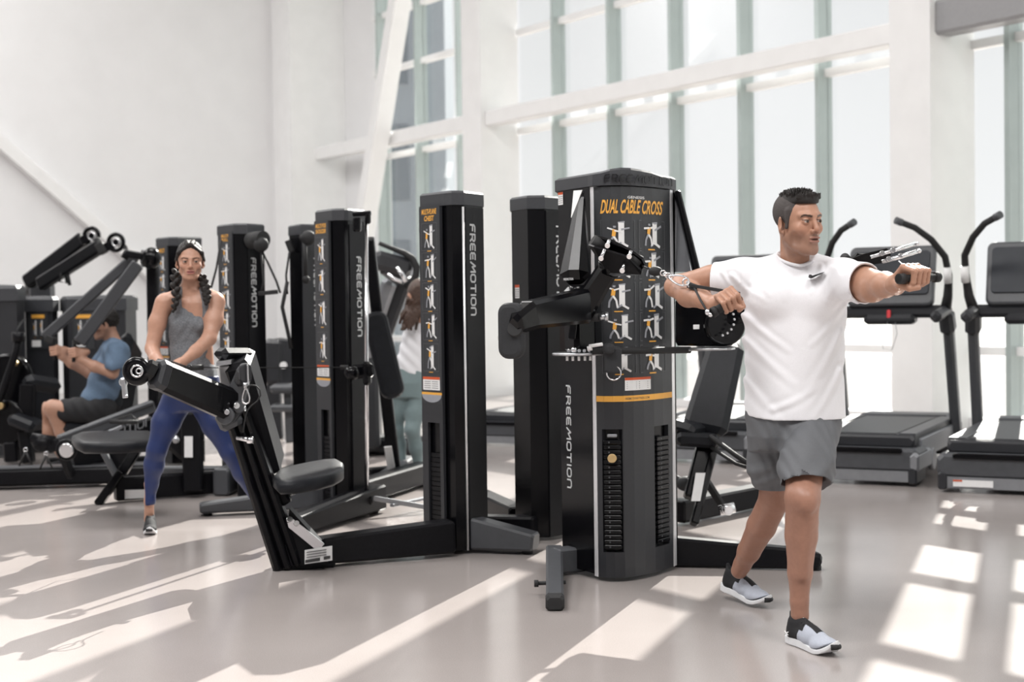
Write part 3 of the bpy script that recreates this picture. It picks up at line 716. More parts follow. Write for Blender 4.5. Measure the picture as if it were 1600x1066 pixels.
def foot(t, a, b, w, h0, h1, m='black', name='foot', lab=None, cap=True):
    """floor beam from plan point a (height h0) to b (height h1)"""
    a, b = Vector(a), Vector(b); a.z = b.z = 0
    mb = MB(); mb.beam(a + UP * (h0 / 2 + .02), b + UP * (h1 / 2 + .02), w, h0, up=UP, bev=.012, h2=h1)
    o = part(mb, name, m, t, lab)
    d = (b - a).normalized(); mb = MB(); mb.disc(b - d * .05 + UP * .01, UP, .03, .02, n=16); part(mb, 'levelling_pad', 'rubber', t); return o

# tower B: multi-plane chest
tb, pb = tower('black cable tower with orange chest title, nearest to the dual cross machine on its left', [(661, 7.66), (697, 7.50), (708, 7.46), (727, 7.48), (756, 7.64), (752, 7.95), (668, 7.95)], 1.915, None,
    poster=0, title=['MULTI-PLANE', 'CHEST'], title_y=(326, 347), pic_y=[(349, 391), (395, 438), (442, 485), (489, 531), (537, 580)], logo_face=3, logo_y=(352, 492), logo_u=.36, slot=(660, 826),
    faces=[(3, 'black', .004, .02, 1.83)])
a_, b_ = pb[2], pb[3]; d_ = (b_ - a_).normalized(); n_v = Vector((d_.y, -d_.x, 0))
mb = MB(); q = pb[3]; mb.cyl(q + V(-.004, -.006, .02), q + V(-.004, -.006, 1.83), .006, n=8); part(mb, 'edge_gleam_strip', 'edge', tb)  # thin bright rod standing in for the highlight along this corner
mb = MB(); mb.beam(P(656, 362, 7.7), P(660, 348, 7.7), .012, .02); mb.cyl(P(655, 350, 7.7), P(662, 350, 7.7), .006); part(mb, 'small_hook', 'chrome', tb)
# front leg running left to the sloping post
foot(tb, G(735, 862), G(838, 866) , .13, .17, .09, 'tread_grey')
foot(tb, G(706, 868), G(500, 886), .13, .17, .13, 'black')
mb = MB(); mb.beam(G(520, 884) + UP * .075, G(432, 888) + V(0, 0, .03), .14, .15, up=UP, bev=.012, h2=.10)
part(mb, 'base_shoe', 'black', tb)
pl, pt = P(455, 880, 7.10), P(363, 612, 7.02)
xx, yy, zz = basis(pt - pl, V(0, -1, 0))
mb = MB()
for k, off in enumerate((-.062, -.012, .04)):
    mb.beam(pl + xx * off * (-1) + V(.0, 0, -.02), pt + xx * off * (-.8), .048, .10, up=V(0, -1, 0), bev=.014, w2=.042)
part(mb, 'sloping_post', 'gloss', tb)
mb = MB(); mb.prism([P(445, 868, 7.06), P(452, 795, 7.06), P(505, 853, 7.06), P(512, 882, 7.06), P(448, 885, 7.06)], V(0, .08, 0)); part(mb, 'gusset', 'black', tb)
mb = MB(); mb.beam(P(448, 812, 7.05), P(502, 856, 7.05), .014, .05); mb.disc(P(452, 812, 7.02), (.5, -1, .5), .016, .014, n=12); mb.disc(P(463, 818, 7.02), (.5, -1, .5), .014, .014, n=12); part(mb, 'hinge_bar', 'chrome', tb)
mb = MB(); o = P(476, 882, 7.035); mb.prism([o, P(519, 876, 7.035), P(519, 853, 7.035), P(476, 860, 7.035)], V(0, .004, 0), 0)
for i in range(3): mb.prism([P(479, 872 - 4 * i, 7.03), P(510, 867.5 - 4 * i, 7.03), P(510, 866.5 - 4 * i, 7.03), P(479, 871 - 4 * i, 7.03)], V(0, .002, 0), 1)
mb.prism([P(477, 880, 7.03), P(500, 876.5, 7.03), P(500, 871.5, 7.03), P(477, 875.5, 7.03)], V(0, .002, 0), 1); mb.prism([P(506, 875, 7.03), P(516, 873, 7.03), P(516, 868.5, 7.03), P(506, 870, 7.03)], V(0, .002, 0), 1)
part(mb, 'serial_label', ['white', 'ink'], tb)
# head joint of the post, with the two swing arms
mb = MB(); mb.beam(P(366, 668, 7.0), P(352, 640, 7.0), .12, .10, bev=.02); mb.prism([P(345, 655, 6.92), P(352, 618, 6.92), P(372, 573, 6.92), P(384, 568, 6.92), P(388, 590, 6.92), P(380, 640, 6.92), P(366, 660, 6.92)], V(0, .10, 0)); part(mb, 'arm_joint', 'tread_grey', tb)
mb = MB(); mb.disc(P(353, 649, 6.90), (0, 1, 0), .045, .05, n=28); mb.disc(P(370, 636, 6.92), (.8, -1, 0), .028, .06, n=24); part(mb, 'joint_disc', 'tread_grey', tb)
mb = MB(); mb.disc(P(336, 642, 6.87), (0, 1, 0), .010, .02, n=12); mb.disc(P(355, 644, 6.86), (0, 1, 0), .013, .02, n=12); mb.disc(P(369, 634, 6.88), (.8, -1, 0), .016, .02, n=14); part(mb, 'joint_bolt', 'chrome', tb)
mb = MB(); mb.cyl(P(371, 684, 6.95), P(393, 688, 6.92), .013, n=16); mb.disc(P(391, 688, 6.92), (1, 0, 0), .018, .03, n=18); part(mb, 'pull_pin', 'chrome', tb)
mb = MB(); mb.beam(P(240, 582, 6.60), P(366, 636, 6.95), .08, .14, up=UP, bev=.02, h2=.16); part(mb, 'swing_arm', 'gloss', tb)
mb = MB(); mb.beam(P(242, 583, 6.57), P(258, 590, 6.62), .095, .14, up=UP, bev=.02); part(mb, 'arm_collar', 'tread_dark', tb)
mb = MB(); mb.beam(P(243, 583, 6.58), P(226, 573, 6.55), .07, .09, up=UP, bev=.02); mb.ring(P(214, 580, 6.55), (0, 1, 0), .044, .024, n=24); mb.disc(P(214, 580, 6.55), (0, 1, 0), .035, .03); part(mb, 'pulley_housing', 'gloss', tb)
mb = MB(); mb.ring(P(214, 580, 6.52), (0, 1, 0), .026, .005, n=24); mb.ring(P(217, 580, 6.52), (0, 1, 0), .012, .004, n=16); part(mb, 'pulley_rim', 'chrome', tb)
mb = MB(); mb.beam(P(193, 592, 6.55), P(196, 622, 6.55), .02, .03); mb.ring(P(193, 597, 6.55), (0, 1, 0), .016, .006, n=16); mb.ball(P(197, 619, 6.54), .008); part(mb, 'cable_clip', 'alu', tb)
mb = MB(); mb.beam(P(375, 600, 6.92), P(381, 572, 6.88), .055, .09, up=V(0, -1, 0), bev=.02); mb.rplate(P(383, 583, 6.86), V(.6, -1, 0), UP, .06, .095, .03, .025); part(mb, 'near_pulley_housing', 'tread_dark', tb)
mb = MB(); mb.beam(P(387, 570, 6.84), P(388, 602, 6.84), .008, .014); part(mb, 'housing_rim', 'chrome', tb)
cl = thing('carabiner_clip', 'silver carabiner hanging from the near pulley on the leaning post', 'carabiner', P(384, 640, 6.82))
mb = MB(); pts = []
for i in range(26):
    a = 2 * PI * i / 26; c_ = P(384, 619, 6.82); pts.append(c_ + V(math.sin(a) * (.016 - .007 * math.cos(a)), 0, .038 * math.cos(a)))
mb.tube(pts, .0042, 8, closed=True); part(mb, 'hook', 'chrome', cl)
mb = MB(); mb.cyl(P(383, 598, 6.82), P(383, 607, 6.82), .009); mb.ring(P(383, 639, 6.82), (1, 0, 0), .011, .003, n=14, k=6); part(mb, 'swivel', 'alu', cl)
mb = MB(); pts = [P(x, y, 6.83) for x, y in ((386, 606), (392, 602), (400, 603), (406, 609), (407, 618), (402, 627), (393, 634), (386, 642), (382, 660), (380, 676))]; mb.tube(pts, .004, 8); part(mb, 'cord', 'rubber', cl)
# backrest and seat
br = P(357, 560, 6.95); bb = P(425, 705, 7.2)
mb = MB(); mb.beam(P(424, 735, 7.28), P(371, 556, 7.08), .13, .26, up=V(0, -1, -.1), bev=.03, w2=.14, h2=.26)
part(mb, 'backrest', 'black', tb)
mb = MB(); mb.beam(P(341, 553, 7.0), P(388, 553, 7.15), .10, .06, up=UP, bev=.025); part(mb, 'backrest_top', 'black', tb)
mb = MB(); mb.prism([P(338, 566, 6.95), P(360, 563, 6.95), P(367, 560, 7.05), P(342, 562, 7.06)], V(0, 0, -.02), 0); mb.beam(P(352, 570, 7.0), P(358, 640, 7.05), .06, .05); part(mb, 'backrest_bracket', ['alu'], tb)
mb = MB(); mb.beam(P(398, 640, 7.2), P(436, 745, 7.25), .05, .06, bev=.01); mb.beam(P(432, 775, 7.15), P(500, 745, 7.3), .07, .05, bev=.01); mb.beam(P(425, 760, 7.12), P(445, 790, 7.12), .07, .09, bev=.01); part(mb, 'seat_bracket', 'black', tb)
def padmesh(outline, t, e, m, name, parent, lab=None):
    """cushion: outline = 3-D points of the top rim, thickness t downward, e = rim rounding"""
    n = len(outline); c = sum(outline, Vector()) / n; mb = MB(); vs = []
    lay = [(0.0, .0), (.6, .0), (.90, -.02), (.97, -.12), (1.0, -.32), (1.0, -.8), (.95, -1.0), (0, -1.0)]
    for s, z in lay:
        for p in outline: vs.append(c + (p - c) * s + UP * (z * t + (.004 * (1 - s) if z > -.1 else 0)))
    fs = []
    for k in range(len(lay) - 1):
        for i in range(n):
            j = (i + 1) % n; fs.append([k * n + i, k * n + j, (k + 1) * n + j, (k + 1) * n + i])
    mb.add(vs, fs, 0, True); return part(mb, name, m, parent, lab)
so = [P(x, y, d) for x, y, d in ((426, 741, 7.02), (432, 735, 7.08), (448, 729, 7.2), (475, 722, 7.35), (505, 716, 7.5), (524, 714, 7.58), (534, 717, 7.58), (538, 723, 7.45), (532, 731, 7.28), (520, 738, 7.15), (495, 744, 7.02), (460, 750, 6.9), (436, 750, 6.92))]
for p in so: p.z = .48 + (p.z - .48) * .15
cs = sum(so, Vector()) / len(so)
so2 = []
for x, y in ((426, 742), (434, 733), (452, 727), (480, 721), (508, 716), (526, 715), (537, 721), (537, 730), (522, 738), (495, 745), (460, 750), (436, 751)):
    v = G(x, y, .50); so2.append(v)
padmesh(so2, .07, .02, 'vinyl', 'seat', tb, 'glossy black seat cushion')

# tower C with chrome rail
tcx, pc = tower('black cable tower with tall chrome guide rail, behind the empty padded seat', [(497, 9.05), (522, 8.88), (540, 8.86), (546, 8.88), (571, 9.05), (568, 9.35), (503, 9.35)], 1.93, None,
    poster=0, title=['MULTI POS', 'SHOULDER'], title_y=(349, 366), pic_y=[(371, 411), (419, 459), (468, 510), (519, 563)], logo_face=3, logo_y=(402, 525), logo_u=.55, slot=(640, 785),
    faces=[(3, 'black', .004, .02, 1.83)])
mb = MB(); mb.cyl(P(572, 345, 8.86), P(573, 778, 8.86), .013, n=20); part(mb, 'guide_rail', 'chrome', tcx, 'tall chrome guide rail')
mb = MB(); mb.beam(P(551, 335, 8.85), P(580, 333, 8.85), .05, .03, bev=.006); mb.beam(P(575, 333, 8.83), P(575, 350, 8.83), .035, .045, bev=.01); mb.beam(P(558, 340, 8.83), P(558, 362, 8.83), .05, .05, bev=.01); mb.beam(P(562, 782, 8.86), P(583, 782, 8.86), .05, .05, bev=.01); part(mb, 'rail_bracket', 'gloss', tcx)
mb = MB(); mb.beam(P(550, 582, 8.84), P(583, 578, 8.78), .06, .09, up=UP, bev=.02); mb.beam(P(573, 565, 8.80), P(574, 602, 8.80), .05, .07, up=V(0, -1, 0), bev=.015); mb.ball(P(550, 583, 8.74), .05, sc=(1, .8, .9)); part(mb, 'rail_carriage', 'gloss', tcx)
mb = MB(); mb.disc(P(538, 574, 8.8), (1, 0, 0), .014, .05, n=12); part(mb, 'cable_end', 'rubber', tcx)
foot(tcx, G(512, 797), G(312, 806), .14, .14, .06, 'tread_grey')
foot(tcx, G(520, 805), G(665, 757), .14, .15, .15, 'black'); foot(tcx, G(560, 795), G(640, 735), .1, .1, .1, 'tread_grey')
foot(tcx, G(440, 845), G(590, 800), .14, .10, .16, 'black')
# cross braces at the back of its feet
mb = MB(); mb.beam(P(580, 778, 8.9), P(668, 793, 9.0), .03, .03); mb.beam(P(612, 790, 8.9), P(668, 778, 9.2), .03, .02); part(mb, 'base_tie', 'tread_silver', tcx)

# tower D, E, F, G
td, pd = tower('black cable tower, half hidden to the left of the one with the chrome rail', [(454, 10.6), (470, 10.42), (478, 10.4), (496, 10.45), (498, 10.8), (456, 10.8)], 1.93, None,
    logo_face=3, logo_y=(410, 508), logo_u=.3) if False else tower('black cable tower, half hidden to the left of the one with the chrome rail', [(454, 10.6), (472, 10.42), (500, 10.5), (500, 10.9), (456, 10.9)], 1.93, None, logo_face=1, logo_y=(404, 508), logo_u=.84, faces=[(1, 'panel', .004, .02, 1.83)])
mb = MB(); mb.ball(P(482, 372, 10.3), .055, sc=(1, .8, 1)); mb.cyl(P(470, 372, 10.35), P(500, 372, 10.3), .025); mb.cyl(P(476, 372, 10.3), P(478, 436, 10.3), .015); mb.ball(P(478, 437, 10.3), .03); part(mb, 'pulley_head', 'rubber', td)
mb = MB(); mb.beam(P(449, 376, 10.5), P(456, 394, 10.5), .04, .04); mb.tube([P(452, 395, 10.45), P(447, 430, 10.4), P(449, 460, 10.4)], .008); mb.tube([P(449, 440, 10.4), P(441, 480, 10.4), P(450, 520, 10.4), P(455, 545, 10.4)], .014); part(mb, 'hanging_strap', 'rubber', td)
foot(td, G(470, 752), G(408, 770), .12, .12, .08)
te, pe = tower('black cable tower with silver lettering directly right of the woman in blue leggings', [(343, 10.42), (368, 10.24), (388, 10.26), (414, 10.42), (410, 10.8), (348, 10.8)], 1.93, None,
    poster=0, title=['MULTI', 'PULL'], title_y=(366, 378), pic_y=[(379, 412), (415, 448), (451, 484), (487, 520), (524, 555)], warn=False, logo_face=2, logo_y=(404, 510), logo_u=.3, faces=[(2, 'black', .004, .02, 1.83)])
mb = MB(); mb.cyl(P(392, 376, 10.2), P(412, 374, 10.1), .06); mb.ball(P(408, 382, 10.1), .055); part(mb, 'pulley_head', 'rubber', te)
mb = MB(); mb.tube([P(410, 392, 10.1), P(432, 440, 10.05), P(438, 458, 10.05)], .008); mb.tube([P(408, 392, 10.1), P(412, 440, 10.05), P(408, 458, 10.05)], .008); mb.beam(P(404, 459, 10.05), P(434, 456, 10.05), .03, .03); part(mb, 'strap', 'rubber', te)
mb = MB(); mb.tube([P(345, 375, 10.3), P(338, 420, 10.2), P(330, 450, 10.2)], .008); part(mb, 'left_strap', 'rubber', te)
mb = MB(); mb.beam(XY(378, 10.2) + UP * .1, XY(378, 9.4) + UP * .1, .1, .14); part(mb, 'upright_link', 'black', te)
tf, pf = tower('black cable tower standing directly behind the head of the woman in blue leggings', [(247, 12.1), (266, 11.95), (280, 11.95), (316, 12.1), (314, 12.5), (250, 12.5)], 1.93, None,
    poster=0, title=['MULTI'], title_y=(388, 396), pic_y=[(399, 424), (427, 452), (455, 480), (483, 508), (511, 536)], warn=True)
tg, pg = tower('black cable tower standing directly behind the dual cross machine', [(801, 8.02), (826, 7.86), (853, 7.86), (886, 8.0), (884, 8.3), (805, 8.3)], 1.915, None, logo_face=2, logo_y=(354, 500), logo_u=.6, faces=[(2, 'black', .004, .02, 1.83)])
a, d = pg[0], (pg[1] - pg[0]).normalized(); n = Vector((d.y, -d.x, 0)); wz = P(818, 466, 7.9).z
mb = MB(); warning_label(mb, a + d * .035 + n * .001 + UP * wz, d, UP, .05, .075); part(mb, 'warning_label', LBM, tg)
foot(tg, G(812, 850) + V(0, .3, 0), G(740, 800), .12, .14, .14); foot(tg, G(840, 846), G(700, 846) + V(0, .2, 0), .12, .12, .1)

# leaning trainer frame with back pad behind the chrome rail
lt = thing('leaning_bench', 'dark leaning bench frame with rounded pad, between the chrome rail and the woman in white', 'gym machine', G(615, 752))
mb = MB(); mb.beam(P(576, 372, 9.95), P(618, 748, 10.4), .075, .09, up=V(0, -1, 0), bev=.01, w2=.09); mb.beam(P(588, 560, 10.1), P(600, 562, 10.1), .05, .05); part(mb, 'sloping_post', 'black', lt)
mb = MB(); mb.rplate(P(600, 555, 9.95), V(.15, -1, .1), V(-.22, 0, 1), .17, .62, .10, .07, edge=.03); part(mb, 'back_pad', 'vinyl', lt)
mb = MB(); mb.beam(P(606, 698, 10.2), P(612, 735, 10.3), .055, .012, up=V(0, -1, 0)); part(mb, 'rail_guard', 'white', lt)
mb = MB(); mb.beam(G(622, 752) + UP * .06, G(575, 757) + UP * .06, .1, .12, bev=.01); part(mb, 'base', 'black', lt)

# elliptical trainer
el = thing('elliptical_trainer', 'dark elliptical trainer with curved handlebars and pale shroud, by the woman in white', 'cardio machine', G(600, 722))
mb = MB(); mb.beam(P(585, 560, 12.6), P(632, 430, 12.4), .16, .17, up=V(0, -1, 0), bev=.03); part(mb, 'mast', 'tread_dark', el)
mb = MB(); mb.beam(P(568, 560, 12.5), P(610, 438, 12.3), .13, .10, up=V(0, -1, 0), bev=.03); mb.beam(P(632, 445, 12.5), P(642, 405, 12.5), .08, .08); part(mb, 'shroud', 'tread_silver', el, 'pale grey shroud')
mb = MB(); mb.beam(P(582, 405, 12.1), P(640, 420, 12.2), .22, .16, up=UP, bev=.04); mb.beam(P(600, 420, 12.1), P(628, 440, 12.2), .1, .08); part(mb, 'console', 'tread_dark', el)
mb = MB(); mb.tube([P(x, y, 12.1) for x, y in ((592, 380), (612, 388), (632, 396), (644, 404), (651, 418), (650, 430), (643, 442), (634, 450))], [.018, .02, .026, .03, .032, .03, .028, .025], 12); mb.tube([P(x, y, 12.5) for x, y in ((572, 393), (590, 398), (610, 402))], .018); part(mb, 'handlebar', 'rubber', el)
mb = MB(); mb.tube([P(620, 418, 12.0), P(628, 428, 12.0), P(634, 441, 12.0)], .02); mb.tube([P(606, 428, 12.0), P(616, 436, 12.0), P(628, 440, 12.0)], .018); part(mb, 'heart_rate_grip', 'chrome', el)
mb = MB(); mb.beam(P(575, 560, 12.6), P(578, 700, 12.6), .2, .3, bev=.03); mb.beam(G(560, 706) + UP * .08, G(655, 712) + UP * .08, .3, .16, bev=.03); part(mb, 'base', 'tread_dark', el)

# bench behind the man in white
bn = thing('adjustable_bench', 'black upright adjustable bench between the dual cross machine and the man in white', 'bench', G(1110, 800))
mb = MB(); mb.beam(P(1100, 676, 8.25), P(1136, 537, 8.5), .26, .10, up=V(-.25, -1, .1), bev=.035, w2=.22); part(mb, 'backrest', 'vinyl', bn)
mb = MB(); mb.beam(P(1058, 662, 8.3), P(1098, 674, 8.2), .25, .08, up=UP, bev=.03); mb.beam(P(1055, 684, 8.2), P(1120, 688, 8.2), .22, .08, up=UP, bev=.02); part(mb, 'seat', 'vinyl', bn)
mb = MB(); mb.beam(P(1118, 690, 8.2), P(1084, 820, 7.95), .045, .06, up=V(0, -1, 0), bev=.008); mb.beam(P(1102, 690, 8.2), P(1080, 780, 8.05), .09, .07, up=V(0, -1, 0), bev=.01); part(mb, 'front_post', 'gloss', bn)
mb = MB(); mb.prism([P(1080, 783, 7.98), P(1094, 783, 7.98), P(1102, 739, 8.05), P(1087, 739, 8.05)], V(0, -.006, 0)); part(mb, 'serial_label', 'white', bn)
foot(bn, G(1056, 822), G(1205, 790), .13, .13, .13, 'black', 'base_beam')
mb = MB(); mb.beam(P(1095, 738, 8.2), P(1128, 790, 8.1), .03, .04); mb.tube([P(1110, 682, 8.1), P(1150, 712, 7.9), P(1205, 748, 7.8)], .014); mb.tube([P(1112, 700, 8.1), P(1150, 725, 7.9), P(1208, 744, 7.8)], .010); part(mb, 'tie_bars', 'rubber', bn)
mb = MB(); mb.cyl(P(1124, 798, 8.0), P(1148, 793, 8.0), .03); mb.disc(P(1136, 797, 7.95), (.3, -1, 0), .028, .05); part(mb, 'pivot_bolt', 'chrome', bn)
mb = MB(); mb.ball(P(1072, 756, 8.3), .05, sc=(1.2, 1, .9)); mb.cyl(P(1052, 745, 8.35), P(1072, 756, 8.3), .02); part(mb, 'side_roller', 'foam', bn)

# ------------------------------------------------------------------ treadmills (built at the origin looking +Y, rear end at y=0)
def treadmill():
    t = thing('treadmill', 'treadmill', 'treadmill', (0, 0, 0))
    def B(mb, x0, x1, y0, y1, z0, z1, bev=.012, mi=0):
        mb.beam(V((x0 + x1) / 2, y0, (z0 + z1) / 2), V((x0 + x1) / 2, y1, (z0 + z1) / 2), x1 - x0, z1 - z0, up=UP, bev=bev, mi=mi)
    mb = MB(); B(mb, -.44, .44, .02, .30, .03, .11, .004); part(mb, 'base_plate', 'tread_silver', t)
    mb = MB(); B(mb, -.46, -.40, .0, .34, .02, .14); B(mb, .40, .46, .0, .34, .02, .14); part(mb, 'rear_feet', 'tread_dark', t)
    mb = MB(); B(mb, -.47, .47, .01, .38, .105, .265, .03); part(mb, 'rear_cover', 'tread_grey', t)
    mb = MB(); B(mb, -.36, .36, -.012, .02, .235, .27, .008); part(mb, 'cover_strip', 'gloss', t)
    mb = MB(); B(mb, -.46, -.40, .06, .5, .15, .26, .02); B(mb, .405, .475, .0, .5, .10, .24, .02); part(mb, 'corner_trim', 'tread_silver', t)
    mb = MB(); mb.beam(V(0, .16, .315), V(0, 1.95, .315), .84, .075, up=UP, bev=.012); B(mb, -.42, .42, .18, 1.9, .2, .30, .02); part(mb, 'deck', 'tread_dark', t)
    mb = MB(); B(mb, -.42, .42, .14, .2, .26, .345, .02); part(mb, 'rear_roller_guard', 'tread_dark', t)
    mb = MB(); mb.prism([V(-.28, .2, .353), V(.28, .2, .353), V(.28, 1.75, .353), V(-.28, 1.75, .353)], UP * .005); part(mb, 'running_belt', 'belt', t)
    for s in (-1, 1):
        mb = MB(); mb.beam(V(s * .36, .18, .352), V(s * .36, 1.8, .352), .12, .02, up=UP, bev=.004); part(mb, 'side_rail', 'tread_grey', t)
        mb = MB(); mb.beam(V(s * .425, .3, .24), V(s * .425, 1.75, .24), .03, .15, up=UP, bev=.008); part(mb, 'side_skirt', 'tread_silver', t)
        mb = MB(); mb.disc(V(s * .45, .62, .14), (1, 0, 0), .085, .04, n=24); part(mb, 'lift_wheel', 'tread_silver', t)
        mb = MB(); mb.beam(V(s * .45, 1.70, .16), V(s * .44, 1.40, 1.12), .075, .12, up=V(0, -1, 0), bev=.02); part(mb, 'upright', 'tread_grey', t)
        mb = MB(); mb.beam(V(s * .44, 1.42, 1.05), V(s * .43, 1.36, 1.22), .11, .16, up=V(0, -1, 0), bev=.03); mb.beam(V(s * .43, 1.42, 1.23), V(s * .42, .95, 1.18), .085, .09, up=UP, bev=.03); part(mb, 'hand_rail', 'tread_dark', t)
        pts = [V(s * .42, 1.36, 1.2), V(s * .455, 1.30, 1.34), V(s * .47, 1.26, 1.5), V(s * .46, 1.16, 1.64), V(s * .38, 1.04, 1.77), V(s * .28, .92, 1.86), V(s * .17, .84, 1.91)]
        mb = MB(); mb.tube(pts, [.045, .036, .028, .026, .025, .024, .024], 14); part(mb, 'curved_handle', 'rubber', t)
        mb = MB(); mb.cyl(pts[-2] * .25 + pts[-1] * .75, pts[-1] + (pts[-1] - pts[-2]).normalized() * .02, .028); part(mb, 'handle_cap', 'tread_grey', t)
        mb = MB(); mb.cyl(V(s * .468, 1.235, 1.44), V(s * .468, 1.2, 1.56), .030, n=14); part(mb, 'heart_rate_plate', 'white', t)
    mb = MB(); B(mb, -.42, .42, 1.75, 2.2, .05, .37, .08); part(mb, 'motor_hood', 'tread_grey', t)
    mb = MB(); mb.beam(V(-.43, 1.40, 1.22), V(.43, 1.40, 1.22), .12, .10, up=UP, bev=.03); mb.beam(V(-.2, 1.36, 1.16), V(.2, 1.36, 1.16), .16, .08, up=UP, bev=.03); part(mb, 'cross_bar', 'tread_dark', t)
    mb = MB(); mb.rplate(V(0, 1.42, 1.50), V(0, -1, .30), UP, .68, .50, .07, .05, edge=.02); part(mb, 'console', 'tread_grey', t)
    mb = MB(); mb.rplate(V(0, 1.382, 1.53), V(0, -1, .30), UP, .60, .36, .012, .03); part(mb, 'screen', 'screen', t)
    mb = MB()
    for i in range(5):
        for sx in (-1, 1): mb.rplate(V(sx * .2, 1.372 - .0, 1.42 + .045 * i) + V(0, .013 * i, 0), V(0, -1, .3), UP, .12, .02, .004, .006)
    part(mb, 'console_buttons', 'tread_grey', t)
    mb = MB(); mb.rplate(V(0, 1.30, 1.20), V(0, -1, .2), UP, .03, .07, .02, .008); part(mb, 'stop_clip', 'red_plastic', t)
    mb = MB(); mb.tube([V(0, 1.29, 1.16), V(-.05, 1.27, 1.02), V(-.04, 1.27, .93), V(.03, 1.27, .92), V(.07, 1.27, 1.05), V(.05, 1.29, 1.15)], .0025, 6); part(mb, 'stop_cord', 'tread_silver', t)
    return t
tm0 = treadmill()
TMF = Vector((.452, .892, 0))
def dup(root):
    r = root.copy(); C.objects.link(r)
    for ch in list(root.children):
        c_ = ch.copy(); C.objects.link(c_); c_.parent = r
    return r
TM = [(G(1434, 762) + V(-.42, .20, 0), 'grey treadmill with red stop clip, directly right of the man in white'),
      (G(1461, 770) + V(.43, -.20, 0), 'treadmill at the right edge, cut off by the frame, with a label on its rear'),
      (G(1176, 727) + V(-.44, .18, 0), 'treadmill whose deck shows behind the upright bench'),
      (V(-.16, 13.3, 0), 'distant treadmill seen in the gap right of the chest cable tower')]
rz = math.atan2(-TMF.x, TMF.y); tms = []
for i, (p, lab) in enumerate(TM):
    r = tm0 if i == 0 else dup(tm0)
    if i > 1:
        for ch in list(r.children):
            if ch.name.startswith(('curved_handle', 'handle_cap', 'heart_rate_plate')): bpy.data.objects.remove(ch)
    if i == 3: r.scale = (.84, .84, .84)
    r.location = (p.x, p.y, 0); r.rotation_euler = (0, 0, rz); r['label'] = lab; r['group'] = 'treadmills facing the windows'; tms.append(r)
mb = MB(); mb.prism([V(-.36, .018, .045), V(-.10, .018, .045), V(-.10, .018, .09), V(-.36, .018, .09)], V(0, -.006, 0), 0); mb.prism([V(-.36, .011, .08), V(-.30, .011, .08), V(-.30, .011, .09), V(-.36, .011, .09)], V(0, -.003, 0), 1)
WL[tms[1].name] = Vector((0, 0, 0)); part(mb, 'rear_label', ['white', 'red'], tms[1])
